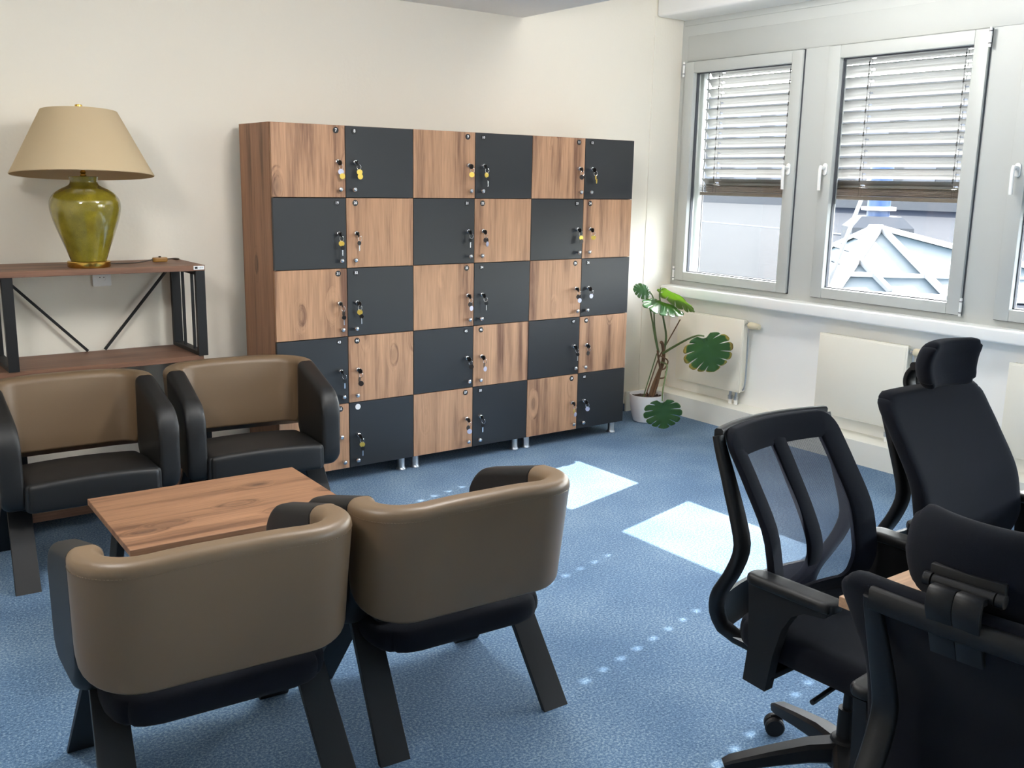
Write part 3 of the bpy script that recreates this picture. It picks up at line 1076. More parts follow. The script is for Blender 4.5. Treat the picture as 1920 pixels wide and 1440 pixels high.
# ------------------------------------------------------------------ armchairs
def rrect_ring(t_out, t_in, zb_o, zb_i, zt, r_top, r_bot):
    """closed section: list of (n, z), outer face at n=t_out, inner face at n=t_in"""
    pts = []
    th = t_out - t_in
    rt = min(r_top, th * 0.49)
    rb = r_bot
    k = 6
    for i in range(k + 1):
        a = -pi / 2 + (pi / 2) * i / k
        pts.append((t_out - rb + rb * cos(a), zb_o + rb + rb * sin(a)))
    for f in (0.25, 0.5, 0.75):
        pts.append((t_out, zb_o + rb + (zt - rt - zb_o - rb) * f))
    for i in range(k + 1):
        a = (pi / 2) * i / k
        pts.append((t_out - rt + rt * cos(a), zt - rt + rt * sin(a)))
    for i in range(k + 1):
        a = pi / 2 + (pi / 2) * i / k
        pts.append((t_in + rt + rt * cos(a), zt - rt + rt * sin(a)))
    ri = min(0.012, th * .3)
    for f in (0.25, 0.5, 0.75):
        pts.append((t_in, zt - rt + (zb_i + ri - zt + rt) * f))
    for i in range(4):
        a = pi + (pi / 2) * i / 3
        pts.append((t_in + ri + ri * cos(a), zb_i + ri + ri * sin(a)))
    return pts

def shell(bm, stations):
    """stations: (pos xy, outward normal xy, ring, lean)"""
    rings = []
    for p, nrm, ring, lean in stations:
        R = []
        for n, z in ring:
            nn = n + lean * (z - 0.42) / 0.33
            R.append(bm.verts.new((p[0] + nrm[0] * nn, p[1] + nrm[1] * nn, z)))
        rings.append(R)
    ring_faces(bm, rings)

AW, AB, AR = 0.300, -0.238, 0.108     # half width, back plane and corner radius of the inner axis
def back_plan(n_arc=10, n_back=9, y_end=-0.122):
    """plan of the tan shell from the chair's left end round to its right end: (pos, normal, s)"""
    out = []
    for i in range(3):
        y = y_end + (AB + AR - y_end) * i / 3
        out.append(((-AW, y), (-1, 0)))
    for i in range(n_arc + 1):
        a = pi + (pi / 2) * i / n_arc
        out.append(((-AW + AR + AR * cos(a), AB + AR + AR * sin(a)), (cos(a), sin(a))))
    for i in range(1, n_back):
        out.append(((-AW + AR + (2 * AW - 2 * AR) * i / n_back, AB), (0, -1)))
    for i in range(n_arc + 1):
        a = 3 * pi / 2 + (pi / 2) * i / n_arc
        out.append(((AW - AR + AR * cos(a), AB + AR + AR * sin(a)), (cos(a), sin(a))))
    for i in range(1, 4):
        y = AB + AR + (y_end - AB - AR) * i / 3
        out.append(((AW, y), (1, 0)))
    return out

def make_armchair(loc, rz, label):
    t = thing('armchair', label, 'armchair', loc, rz, 'tan and black armchairs round the coffee table')
    # tan backrest shell
    plan = back_plan()
    S_ = [0.0]
    for i in range(1, len(plan)):
        S_.append(S_[-1] + math.dist(plan[i][0], plan[i - 1][0]))
    L_ = S_[-1]
    st = []
    seam = []
    for (p, n), s in zip(plan, S_):
        e = min(s, L_ - s)                       # distance from the nearer end
        f = max(0.0, 1 - e / 0.16)
        zb = 0.408 + 0.090 * (1 - math.sqrt(max(0.0, 1 - f * f)))              # lower corners are rounded up
        q = max(0.0, min(1.0, e / 0.30))
        q = q * q * (3 - 2 * q)
        zt = 0.750 + 0.012 * q
        ring = rrect_ring(0.044, -0.040, zb, max(zb + .01, 0.440), zt, 0.030, 0.012)
        lean = 0.004 + 0.044 * max(0.0, -n[1])
        st.append((p, n, ring, lean))
        zs = zt - 0.034
        nn = 0.044 + lean * (zs - 0.42) / 0.33
        seam.append(Vector((p[0] + n[0] * nn, p[1] + n[1] * nn, zs)))
    bm = bmesh.new(); shell(bm, st)
    back = obj('backrest', bm, M['tan'], t, smooth=50, label='tan leather wrap-around backrest')
    # stitched seam under the rim: short raised stitches
    bm = bmesh.new()
    sp = smooth_path(seam, 5)
    acc = [0.0]
    for i in range(1, len(sp)):
        acc.append(acc[-1] + (sp[i] - sp[i - 1]).length)
    d = 0.02
    i = 0
    def at(dd):
        for j in range(1, len(acc)):
            if acc[j] >= dd:
                f = (dd - acc[j - 1]) / max(1e-9, acc[j] - acc[j - 1])
                return sp[j - 1].lerp(sp[j], f)
        return sp[-1]
    while d < acc[-1] - 0.02:
        cyl(bm, at(d), at(d + 0.006), 0.0011, 6)
        d += 0.0095
    obj('stitching', bm, M['tan'], back)
    # arms
    for sgn in (-1, 1):
        st = []
        y0, y1 = -0.1235, 0.235
        ys = [y0 + 0.0, y0 + .004] + [y0 + .01 + (y1 - 0.10 - y0 - .01) * i / 8 for i in range(9)]
        ys += [y1 - 0.10 + 0.10 * sin(pi / 2 * i / 9) for i in range(1, 10)]
        for y in ys:
            u = (y - y0) / (y1 - y0)
            base = 0.750 - 0.098 * u
            R = 0.085
            zt = base
            if y > y1 - R:
                dd = y - (y1 - R)
                zt = base - (R - math.sqrt(max(0, R * R - dd * dd))) * 1.15
            zb = 0.335 - 0.03 * u
            if u < 0.3:
                zb += 0.10 * ((0.3 - u) / 0.3) ** 2
            R2 = 0.07
            if y > y1 - R2:
                dd = y - (y1 - R2)
                zb += (R2 - math.sqrt(max(0, R2 * R2 - dd * dd)))
            sh_ = 0.0
            if y < y0 + .003:
                sh_ = 0.004
            if y > y1 - 0.012:
                sh_ = 0.012 * ((y - (y1 - 0.012)) / 0.012) ** 2
            ring = rrect_ring(0.044 - sh_, -0.042 + sh_, zb + sh_, zb + sh_, zt - sh_, 0.028, 0.04)
            st.append(((sgn * AW, y), (sgn, 0), ring, 0.004))
        bm = bmesh.new(); shell(bm, st)
        obj('arm', bm, M['blk_leather'], t, smooth=50, label='black leather arm')
    # seat
    bm = bmesh.new()
    def puff(p):
        q = Vector(p)
        q.z += 0.012 * (1 - (p.x / 0.27) ** 2) * (1 if p.z > 0 else 0) - 0.02 * max(0, (-p.y) / 0.2) * (1 if p.z > 0 else 0)
        return q
    rbox(bm, (0, 0.052, 0.367), (0.262, 0.205, 0.058), 0.022, R=0.03, plane=(0, 1), n=(10, 8, 4), fn=puff)
    obj('seat', bm, M['blk_leather'], t, smooth=50, label='black leather seat cushion')
    bm = bmesh.new()
    rbox(bm, (0, -0.022, 0.326), (0.288, 0.216, 0.042), 0.036, R=0.12, plane=(0, 1), n=(8, 8, 3))
    obj('seat_base', bm, M['fabric'], t, smooth=120)
    # legs: inverted V of flat black bars on each side
    for sgn in (-1, 1):
        for sy in (-1, 1):
            bm = bmesh.new()
            bar(bm, [(sgn * 0.262, sy * 0.035, 0.335), (sgn * 0.282, sy * 0.272, 0.0)], [0.086, 0.092], [0.022, 0.022], rnd=0.12)
            for v in bm.verts:
                if v.co.z < 0.02:
                    v.co.z = 0.0
            obj('leg', bm, M['blk_metal'], t, smooth=0)
    return t

proto = make_armchair((-0.413, -2.19, 0), rad(-2.5), 'tan-backed armchair seen from behind, beside the sunlit carpet')
dup(proto, (-1.137, -2.165, 0), rad(-3.0), 'tan-backed armchair seen from behind, nearest to the camera')
dup(proto, (-0.285, -0.385, 0), rad(180 - 6.0), 'tan and black armchair facing the camera in front of the lockers')
dup(proto, (-1.03, -0.375, 0), rad(180 - 1.5), 'tan and black armchair facing the camera in front of the lamp shelf')

# ------------------------------------------------------------------ office chairs
def spline1(pts, z):
    """piecewise smooth y(z); pts sorted by descending z"""
    P = sorted(pts)
    if z <= P[0][0]:
        return P[0][1]
    for i in range(len(P) - 1):
        if z <= P[i + 1][0]:
            z0, y0 = P[i]; z1, y1 = P[i + 1]
            ym = P[i - 1][1] if i > 0 else y0
            zm = P[i - 1][0] if i > 0 else z0 - (z1 - z0)
            yp = P[i + 2][1] if i + 2 < len(P) else y1
            zp = P[i + 2][0] if i + 2 < len(P) else z1 + (z1 - z0)
            m0 = (y1 - ym) / (z1 - zm); m1 = (yp - y0) / (zp - z0)
            h = z1 - z0; t = (z - z0) / h
            return (2 * t ** 3 - 3 * t ** 2 + 1) * y0 + (t ** 3 - 2 * t ** 2 + t) * h * m0 + (-2 * t ** 3 + 3 * t ** 2) * y1 + (t ** 3 - t ** 2) * h * m1
    return P[-1][1]

FRONT = [(0.985, -0.325), (0.87, -0.255), (0.75, -0.18), (0.66, -0.155), (0.60, -0.148), (0.53, -0.168), (0.46, -0.21)]
SPINE = [(0.985, -0.335), (0.87, -0.268), (0.75, -0.195), (0.67, -0.160), (0.61, -0.165), (0.55, -0.205), (0.47, -0.29)]
REAR = [(0.985, -0.352), (0.86, -0.305), (0.75, -0.262), (0.69, -0.248), (0.62, -0.270), (0.53, -0.318), (0.46, -0.325), (0.41, -0.29), (0.385, -0.20), (0.38, -0.10)]

def make_office_chair(loc, rz, lift, label, meshback, headrest, hw=0.235, base_rot=0.0, hwr=None, hdz=0.0, hh=(0.128, 0.074)):
    hwr = hwr or hw
    t = thing('office_chair', label, 'office chair', loc, rz, 'black office chairs at the desk')
    # star base
    bm = bmesh.new()
    lathe(bm, [(0.0, 0.085), (0.045, 0.085), (0.048, 0.10), (0.044, 0.15), (0.036, 0.165), (0.03, 0.168), (0.0, 0.168)], 28)
    tips = []
    for k in range(5):
        a = base_rot + 2 * pi * k / 5
        d = Vector((cos(a), sin(a), 0)); s = Vector((-sin(a), cos(a), 0))
        pts = [d * 0.02 + Vector((0, 0, 0.128)), d * 0.10 + Vector((0, 0, 0.124)), d * 0.20 + Vector((0, 0, 0.105)), d * 0.305 + Vector((0, 0, 0.082)), d * 0.325 + Vector((0, 0, 0.075))]
        bar(bm, pts, [0.066, 0.058, 0.050, 0.044, 0.034], [0.062, 0.055, 0.045, 0.034, 0.026], rnd=0.35, side=s)
        tips.append((d, s))
    obj('star_base', bm, M['blk_plastic'], t)
    for k, (d, s) in enumerate(tips):
        bm = bmesh.new()
        c = d * 0.298
        ca = math.atan2(-.8, -.6) - 0.15 + 0.25 * (k % 3)
        ax = Vector((cos(ca), sin(ca), 0)); bk = Vector((-sin(ca), cos(ca), 0))
        cc = c + bk * 0.016
        cyl(bm, c + Vector((0, 0, 0.05)), c + Vector((0, 0, 0.082)), 0.008, 12)
        for q in (-1, 1):
            prof = [(0.010, 0.004), (0.026, 0.004), (0.029, 0.008), (0.029, 0.020), (0.025, 0.024), (0.004, 0.025)]
            rings = [[bm.verts.new(cc + ax * (q * dd) + rr * (cos(2 * pi * j / 24) * bk + sin(2 * pi * j / 24) * Vector((0, 0, 1))) + Vector((0, 0, 0.029))) for j in range(24)] for rr, dd in prof]
            ring_faces(bm, rings)
        box(bm, (-.004, -.02, .028), (.004, .012, .062), bev=.003, M=Matrix.Translation(cc) @ Matrix((ax, bk, Vector((0, 0, 1)))).transposed().to_4x4())
        obj('caster', bm, M['blk_plastic'], t)
    bm = bmesh.new()
    cyl(bm, (0, 0, 0.166), (0, 0, 0.25), 0.025, 20)
    cyl(bm, (0, 0, 0.25), (0, 0, 0.36 + lift), 0.015, 16)
    obj('gas_lift', bm, M['blk_plastic'], t)
    Z = Vector((0, 0, lift))
    up = Matrix.Translation(Z)
    # seat mechanism
    bm = bmesh.new()
    box(bm, (-0.10, -0.15, 0.345), (0.10, 0.12, 0.385), bev=0.012, M=up)
    box(bm, (-0.17, -0.13, 0.380), (0.17, 0.13, 0.405), bev=0.008, M=up)
    cyl(bm, Vector((0.10, 0.03, 0.365)) + Z, Vector((0.235, 0.04, 0.36)) + Z, 0.007, 10)
    obj('seat_mechanism', bm, M['blk_plastic'], t)
    # seat
    bm = bmesh.new()
    def sf(p):
        q = Vector(p)
        if p.z > -0.01:
            q.z += 0.010 * (1 - (p.x / .25) ** 2)
        q.z -= 0.035 * max(0, (p.y - 0.13) / 0.12) ** 2
        q.z += 0.010 * abs(p.x / 0.25) ** 2
        return q
    rbox(bm, (0, 0.015, 0.447 + lift), (0.245, 0.245, 0.040), 0.032, R=0.085, plane=(0, 1), n=(10, 10, 3), fn=sf)
    obj('seat', bm, M['fabric'], t, smooth=60)
    # rear frame
    def rx(z):
        return hwr - (0.008 if meshback else 0.02) - 0.06 * max(0, (0.55 - z) / 0.17)
    curv = lambda x: (0.042 if meshback else 0.020) * (x / hw) ** 2
    bm = bmesh.new()
    for s in (-1, 1):
        pts = []
        zs = [0.972 - i * (0.972 - 0.43) / 22 for i in range(23)]
        for z in zs:
            pts.append(Vector((s * rx(z), spline1(REAR, z) + curv(rx(z)), z)) + Z)
        x_end = rx(0.42)
        for z, y in ((0.402, -0.272), (0.385, -0.21), (0.378, -0.12), (0.378, -0.04)):
            x_end -= 0.022
            pts.append(Vector((s * x_end, y + 0.015, z)) + Z)
        n = len(pts)
        bar(bm, pts, [0.030 + 0.022 * sin(pi * i / (n - 1)) for i in range(n)], [0.024 + 0.022 * max(0, (i / n - .4)) for i in range(n)], rnd=0.4)
    pts = []
    for i in range(17):
        x = -rx(0.97) + 2 * rx(0.97) * i / 16
        pts.append(Vector((x, spline1(REAR, 0.972) + curv(x), 0.968)) + Z)
    bar(bm, pts, 0.046, 0.024, rnd=0.4, side=Vector((0, 0, 1)))
    obj('back_support', bm, M['blk_plastic'], t, smooth=60)
    # lumbar plate between the uprights
    bm = bmesh.new()
    rows = []
    for i in range(9):
        z = 0.43 + 0.11 * i / 8
        rows.append([(x, spline1(REAR, z) + curv(x) + 0.008, z) for x in [-(rx(z) - .01) + 2 * (rx(z) - .01) * j / 10 for j in range(11)]])
    for side in (0, 1):
        g = [[bm.verts.new(Vector(p) + Z + Vector((0, side * 0.012, 0))) for p in r] for r in rows]
        for i in range(8):
            for j in range(10):
                bm.faces.new((g[i][j], g[i][j + 1], g[i + 1][j + 1], g[i + 1][j]))
        if side == 0:
            g0 = g
    for i in range(8):
        bm.faces.new((g0[i][0], g0[i + 1][0], g[i + 1][0], g[i][0])); bm.faces.new((g0[i][-1], g0[i + 1][-1], g[i + 1][-1], g[i][-1]))
    for j in range(10):
        bm.faces.new((g0[0][j], g0[0][j + 1], g[0][j + 1], g[0][j])); bm.faces.new((g0[-1][j], g0[-1][j + 1], g[-1][j + 1], g[-1][j]))
    lum = obj('lumbar_plate', bm, M['blk_plastic'], t, smooth=60)
    z0, z1 = 0.475, 0.985
    zc, hz = (z0 + z1) / 2, (z1 - z0) / 2
    def bend(depth_scale=1.0):
        def fn(p):
            z = p.z + zc
            wf = 1.0 - 0.10 * max(0, (0.62 - z) / 0.15)
            return Vector((p.x * wf, spline1(FRONT, z) + curv(p.x) + p.y * depth_scale, z))
        return fn
    if meshback:
        # rim, middle strip and net
        bm = bmesh.new()
        f = bend()
        ring = []
        Rc = 0.05
        corner = [(hw - Rc, hz - Rc, 0), (-(hw - Rc), hz - Rc, pi / 2), (-(hw - Rc), -(hz - .09), pi), ((hw - Rc), -(hz - .09), 3 * pi / 2)]
        for cx, cz_, a0 in corner:
            R_ = Rc if cz_ > 0 else 0.09
            cxx = (hw - R_) * (1 if cx > 0 else -1)
            for i in range(9):
                a = a0 + pi / 2 * i / 8
                ring.append((cxx + R_ * cos(a), cz_ + R_ * sin(a)))
        dense = []
        for i in range(len(ring)):
            a, b = ring[i], ring[(i + 1) % len(ring)]
            m = max(1, int(math.dist(a, b) / 0.03))
            for k in range(m):
                dense.append((a[0] + (b[0] - a[0]) * k / m, a[1] + (b[1] - a[1]) * k / m))
        rings = []
        n = len(dense)
        for i, (x, z) in enumerate(dense):
            xa, za = dense[i - 1]; xb, zb_ = dense[(i + 1) % n]
            tx, tz = xb - xa, zb_ - za
            L2 = math.hypot(tx, tz)
            nx, nz = tz / L2, -tx / L2
            prof = [(0, -.013), (0.003, -.009), (0.003, .007), (0, .011), (-.058, .011), (-.066, .006), (-.066, -.008), (-.058, -.013)]
            rings.append([bm.verts.new(f(Vector((x + nx * a, b, z + nz * a))) + Z) for a, b in prof])
        ring_faces(bm, rings, loop=True)
        bk = obj('backrest_frame', bm, M['fabric'], t, smooth=60)
        bm = bmesh.new()
        pts = [Vector((0, spline1(SPINE, z1 - 0.02 - (z1 - z0 - 0.04) * i / 30) + .014, z1 - 0.02 - (z1 - z0 - 0.04) * i / 30)) + Z for i in range(31)]
        bar(bm, pts, 0.056, 0.016, rnd=0.3)
        obj('middle_strip', bm, M['fabric'], t, smooth=60)
        bm = bmesh.new()
        xs = [-(hw - .02) + 2 * (hw - .02) * j / 16 for j in range(17)]
        zs = [-hz + .02 + (2 * hz - .04) * i / 30 for i in range(31)]
        def lim(x, z):
            R_ = 0.075
            if z < -(hz - .02 - R_) and abs(x) > hw - .02 - R_:
                dz = -(hz - .02 - R_) - z
                mx_ = hw - .02 - R_ + math.sqrt(max(0, R_ * R_ - dz * dz))
                x = math.copysign(min(abs(x), mx_), x)
            return x
        g = [[bm.verts.new(f(Vector((lim(x, z), 0.004, z))) + Z) for x in xs] for z in zs]
        for i in range(30):
            for j in range(16):
                bm.faces.new((g[i][j], g[i][j + 1], g[i + 1][j + 1], g[i + 1][j]))
        obj('mesh_panel', bm, M['meshcloth'], t, smooth=60, label='see-through black mesh')
    else:
        bm = bmesh.new()
        rbox(bm, (0, 0, 0), (hw, 0.028, hz + 0.015), 0.024, R=0.055, plane=(0, 2), n=(12, 2, 22), fn=bend())
        for v in bm.verts:
            v.co += Z
        obj('backrest', bm, M['fabric'], t, smooth=60, label='padded black fabric backrest')
    if headrest:
        bm = bmesh.new()
        def hf(p):
            z = p.z
            return Vector((p.x * (1 - 0.10 * max(0, -z / 0.075)), -0.292 + p.y + 0.035 * (p.x / 0.12) ** 2 + 0.06 * z + 4.2 * z * z, z + 1.078 + hdz))
        rbox(bm, (0, 0, 0), (hh[0], 0.030, hh[1]), 0.027, R=0.036, plane=(0, 2), n=(10, 2, 6), fn=hf)
        for v in bm.verts:
            v.co += Z
        hd = obj('headrest', bm, M['fabric'], t, smooth=60, label='curved black fabric headrest')
        bm = bmesh.new()
        hz_ = 1.060 + hdz
        hl = hh[0] * 0.36
        yh = -0.330
        cyl(bm, Vector((-hl, yh, hz_)) + Z, Vector((hl, yh, hz_)) + Z, 0.012, 16)
        cyl(bm, Vector((-hl - .017, yh, hz_)) + Z, Vector((-hl - .003, yh, hz_)) + Z, 0.013, 16)
        cyl(bm, Vector((hl + .003, yh, hz_)) + Z, Vector((hl + .017, yh, hz_)) + Z, 0.013, 16)
        box(bm, (-hl - .012, yh + .006, hz_ - .02), (hl + .012, yh + .024, hz_ + .028), bev=0.004, M=up)
        obj('hinge', bm, M['blk_plastic'], hd)
        bm = bmesh.new()
        for s in (-1, 1):
            pts = smooth_path([Vector((s * .0245, -0.342, 1.055 + hdz)) + Z, Vector((s * .0245, -0.362, 1.030)) + Z, Vector((s * .0245, -0.366, 1.0)) + Z, Vector((s * .0245, -0.350, 0.965)) + Z, Vector((s * .0245, -0.322, 0.90)) + Z], 5)
            bar(bm, pts, 0.048, 0.013, rnd=0.15)
        obj('stem', bm, M['blk_plastic'], hd, smooth=60)
    # armrests
    for s in (-1, 1):
        bm = bmesh.new()
        xo = s * 0.272
        poly = [(-0.135, 0.365), (-0.125, 0.47), (-0.135, 0.60), (-0.14, 0.632), (0.10, 0.632), (0.085, 0.615), (0.03, 0.608), (-0.005, 0.585), (-0.03, 0.54), (-0.05, 0.46), (-0.065, 0.36)]
        poly = [(a, b + lift) for a, b in poly]
        prism(bm, poly, xo - .016, xo + .016, 'x')
        box(bm, (min(s * .15, xo), -0.13, 0.385 + lift), (max(s * .15, xo), -0.06, 0.402 + lift), bev=.003)
        bmesh.ops.remove_doubles(bm, verts=bm.verts[:], dist=1e-6)
        a_ = obj('armrest', bm, M['blk_plastic'], t, smooth=40)
        bm = bmesh.new()
        rbox(bm, (xo, -0.015, 0.646 + lift), (0.034, 0.130, 0.014), 0.011, R=0.030, plane=(0, 1), n=(4, 10, 2))
        obj('arm_pad', bm, M['blk_plastic'], a_, smooth=60)
    # paper care label and yellow sticker at the seat's rear edge
    bm = bmesh.new()
    for s in (1,):
        box(bm, (0.05, -0.275, 0.4065), (0.19, -0.19, 0.408), M=up)
        box(bm, (0.13, -0.19, 0.4065), (0.20, -0.178, 0.409), mi=1, M=up)
    obj('paper_label', bm, [M['paper'], M['yellow']], t, smooth=0, label='white paper label at the rear of the seat')
    return t

make_office_chair((0.228, -3.262, 0), rad(180 + 2), 0.004, 'mesh-backed black office chair without headrest beside the sunlit carpet', True, False, 0.232, hwr=0.245, base_rot=-rad(182) + rad(72))
make_office_chair((0.862, -3.325, 0), rad(176), 0.025, 'padded black office chair with headrest facing the camera', False, True, 0.245, base_rot=rad(20), hwr=0.20)
make_office_chair((0.018, -3.785, 0), rad(-85), -0.115, 'padded black office chair seen from behind, nearest to the camera', False, True, 0.252, base_rot=rad(55), hwr=0.185, hdz=-0.024, hh=(0.155, 0.086))

# desk
dk = thing('desk', 'wooden desk top mostly hidden behind the nearest office chair', 'desk', (0, 0, 0))
bm = bmesh.new(); box(bm, (-0.12, -4.24, 0.697), (0.56, -3.435, 0.722), bev=0.001, seg=1); obj('desk_top', bm, M['wood_desk'], dk, smooth=0)
bm = bmesh.new()
for y in (-4.1, -3.66):
    box(bm, (-0.02, y, 0.657), (0.50, y + .04, 0.696))
obj('under_frame', bm, M['blk_metal'], dk, smooth=0)
for y in (-4.1, -3.66):
    bm = bmesh.new(); box(bm, (0.46, y, 0), (0.50, y + .04, 0.657)); obj('leg', bm, M['blk_metal'], dk, smooth=0)

# ------------------------------------------------------------------ plant
PX, PY = 2.765, 0.145
pl = thing('potted_monstera', 'monstera plant with large split leaves in white pot beside the lockers', 'plant', (PX, PY, 0))
bm = bmesh.new()
lathe(bm, [(0.0, 0.002), (0.080, 0.002), (0.088, 0.008), (0.104, 0.07), (0.114, 0.13), (0.118, 0.188), (0.1175, 0.192), (0.113, 0.192), (0.110, 0.165), (0.0, 0.160)], 56)
obj('pot', bm, M['pot'], pl)
bm = bmesh.new()
n = 40
for i in range(9):
    pass
lathe(bm, [(0.0, 0.172), (0.05, 0.174), (0.09, 0.171), (0.109, 0.169)], 40, cap=False)
for k in range(50):
    a, r = random.uniform(0, 2 * pi), 0.1 * math.sqrt(random.random())
    s = random.uniform(.003, .008)
    box(bm, (r * cos(a) - s, r * sin(a) - s, 0.168), (r * cos(a) + s, r * sin(a) + s, 0.174 + s), bev=s * .4, seg=1)
obj('soil', bm, M['soil'], pl)

def plant_tube(name, pts, r, m):
    bm = bmesh.new()
    P_ = smooth_path([Vector(p) - Vector((PX, PY, 0)) for p in pts], 6)
    n = len(P_)
    rr = [r[0] + (r[1] - r[0]) * i / (n - 1) for i in range(n)]
    tube(bm, P_, rr, 10)
    return obj(name, bm, m, pl, smooth=60)

def make_leaf(base, tipdir, normal, size, rim=0.0, droop=0.25, seed=1, fold=0.15):
    """split heart-shaped blade; base = where the stalk meets it, tipdir = base to tip"""
    rnd = random.Random(seed)
    t_ = Vector(tipdir).normalized()
    n_ = Vector(normal)
    n_ = (n_ - t_ * n_.dot(t_)).normalized()
    s_ = t_.cross(n_)
    bm = bmesh.new()
    layer = bm.verts.layers.float.new('rim')
    base = Vector(base) - Vector((PX, PY, 0))
    def outline(a):
        # a = 0 at the tip, +-pi at the base notch
        x = abs(a) / pi
        r = 0.62 - 0.10 * math.cos(2 * a) + 0.06 * math.cos(a)
        if x > 0.88:
            r *= max(0.16, 1 - ((x - 0.88) / 0.12) ** 1.3)
        r += 0.05 * max(0, 1 - x * 7)
        return r
    # lobe boundaries: angle on the outline, and where that vein leaves the midrib
    lobes = [(0.0, 0.96), (0.42, 0.74), (0.82, 0.57), (1.22, 0.42), (1.66, 0.29), (2.15, 0.17), (2.97, 0.05)]
    c0 = 0.42
    def P(side, a, tm, f):
        r = outline(a)
        ou, ow = r * sin(a), c0 + r * cos(a)
        mw = tm * (c0 + outline(0.0))
        u = side * (ou * f)
        w2 = mw + (ow - mw) * (f ** 1.25)
        z = -droop * (w2 ** 2) * 0.55 - fold * abs(u) ** 1.2 + 0.015 * sin(9 * a) * f
        return base + size * (t_ * w2 + s_ * u + n_ * z)
    NF = 8
    for side in (-1, 1):
        for li in range(len(lobes) - 1):
            (a0, t0), (a1, t1) = lobes[li], lobes[li + 1]
            cut0 = 0.0 if li == 0 else 1.0
            cut1 = 1.0 if li < len(lobes) - 2 else 0.0
            start = 0.50 + rnd.uniform(-.06, .14)
            NA = 7
            g = []
            for i in range(NF + 1):
                f = i / NF
                row = []
                gg = 0 if f < start else 0.055 * min(1, (f - start) / 0.12)
                for j in range(NA + 1):
                    q = j / NA
                    lo_, hi_ = gg * cut0, 1 - gg * cut1
                    qq = lo_ + (hi_ - lo_) * q
                    e = abs(2 * q - 1)
                    ff = f * (1 - 0.10 * e ** 4 * f ** 3 * (cut0 if q < .5 else cut1))
                    v = bm.verts.new(P(side, a0 + (a1 - a0) * qq, t0 + (t1 - t0) * qq, ff))
                    v[layer] = min(1.0, rim * (f ** 3) * (0.78 + 0.30 * rnd.random() if a0 < 2.0 else 0.4))
                    row.append(v)
                g.append(row)
            for i in range(NF):
                for j in range(NA):
                    bm.faces.new((g[i][j], g[i][j + 1], g[i + 1][j + 1], g[i + 1][j]))
    bmesh.ops.remove_doubles(bm, verts=bm.verts[:], dist=1e-5)
    o = obj('leaf', bm, M['leaf'], pl, smooth=60)
    o.modifiers.new('thickness', 'SOLIDIFY').thickness = 0.0012
    # midrib
    return o

# main stem, twisted aerial roots, support stick
plant_tube('stem', [(2.79, .135, .165), (2.81, .13, .24), (2.845, .125, .32), (2.875, .115, .40), (2.865, .10, .47), (2.84, .09, .54), (2.82, .085, .56)], (0.015, 0.011), M['bark'])
plant_tube('stem', [(2.80, .12, .165), (2.825, .105, .27), (2.83, .09, .36), (2.80, .08, .44), (2.785, .08, .505)], (0.009, 0.007), M['bark'])
plant_tube('aerial_root', [(2.83, .10, .36), (2.86, .075, .375), (2.88, .07, .42), (2.845, .07, .45), (2.80, .08, .47), (2.765, .06, .485)], (0.006, 0.004), M['bark'])
plant_tube('aerial_root', [(2.82, .11, .30), (2.865, .08, .31), (2.885, .09, .35)], (0.006, 0.004), M['bark'])
plant_tube('support_stick', [(2.735, .13, .165), (2.825, .115, .42), (2.88, .105, .52), (3.01, .10, .70)], (0.0045, 0.004), M['bark'])
plant_tube('support_stick', [(2.715, .13, .165), (2.80, .10, .48)], (0.004, 0.004), M['petiole'])
plant_tube('petiole', [(2.80, .085, .49), (2.765, .09, .60), (2.738, .10, .72), (2.69, .10, .865)], (0.0085, 0.0045), M['petiole'])
plant_tube('petiole', [(2.81, .10, .50), (2.805, .14, .66), (2.812, .17, .84), (2.79, .19, .90)], (0.0065, 0.004), M['petiole'])
plant_tube('petiole', [(2.865, .095, .50), (2.87, .09, .60), (2.845, .10, .72), (2.83, .13, .86), (2.845, .14, .925)], (0.0085, 0.0045), M['petiole'])
plant_tube('petiole', [(2.845, .085, .48), (2.855, .0, .535), (2.845, -.12, .60), (2.835, -.225, .645), (2.85, -.275, .648)], (0.009, 0.005), M['petiole'])
plant_tube('petiole', [(2.825, .08, .42), (2.74, -.06, .43), (2.62, -.17, .39), (2.53, -.24, .31), (2.505, -.265, .25)], (0.006, 0.004), M['petiole'])
make_leaf((2.695, .10, .865), (0.30, -0.78, -0.22), (0.12, -0.30, 1.0), 0.255, seed=2, droop=0.2)
make_leaf((2.845, .14, .925), (0.72, -0.55, -0.34), (0.40, 0.0, 1.0), 0.265, seed=3, droop=0.45)
make_leaf((2.79, .19, .90), (-0.55, 0.25, 0.10), (0.10, -0.75, 0.75), 0.11, seed=4, droop=0.2)
make_leaf((2.85, -.275, .648), (0.22, -0.20, -0.92), (-0.62, -0.78, 0.30), 0.235, rim=1.0, seed=5, droop=-0.05, fold=0.05)
make_leaf((2.505, -.265, .25), (0.06, -0.10, -1.0), (-0.60, -0.78, 0.10), 0.175, seed=6, droop=0.02, fold=0.12)

# ------------------------------------------------------------------ outside the windows
ZR = 0.48
bm = bmesh.new(); box(bm, (3.75, -40, ZR - .3), (70, 60, ZR)); o = struct(obj('ground_roof', bm, M['felt2'], smooth=0))
bm = bmesh.new()
prism(bm, [(4.6, 0.33), (30, 19.6), (30, 45), (4.6, 12)], ZR + .002, 0.86, 'z')
o = obj('neighbouring_roof', bm, M['felt'], smooth=0); tag(o, 'pale grey felt roof seen through the window nearest the corner', 'roof')
bm = bmesh.new(); cyl(bm, (11.5, 4, 0.862), (15.5, 16.0, 0.862), 0.02, 6); obj('roof_seam', bm, M['seal_and_shade_line'], o)

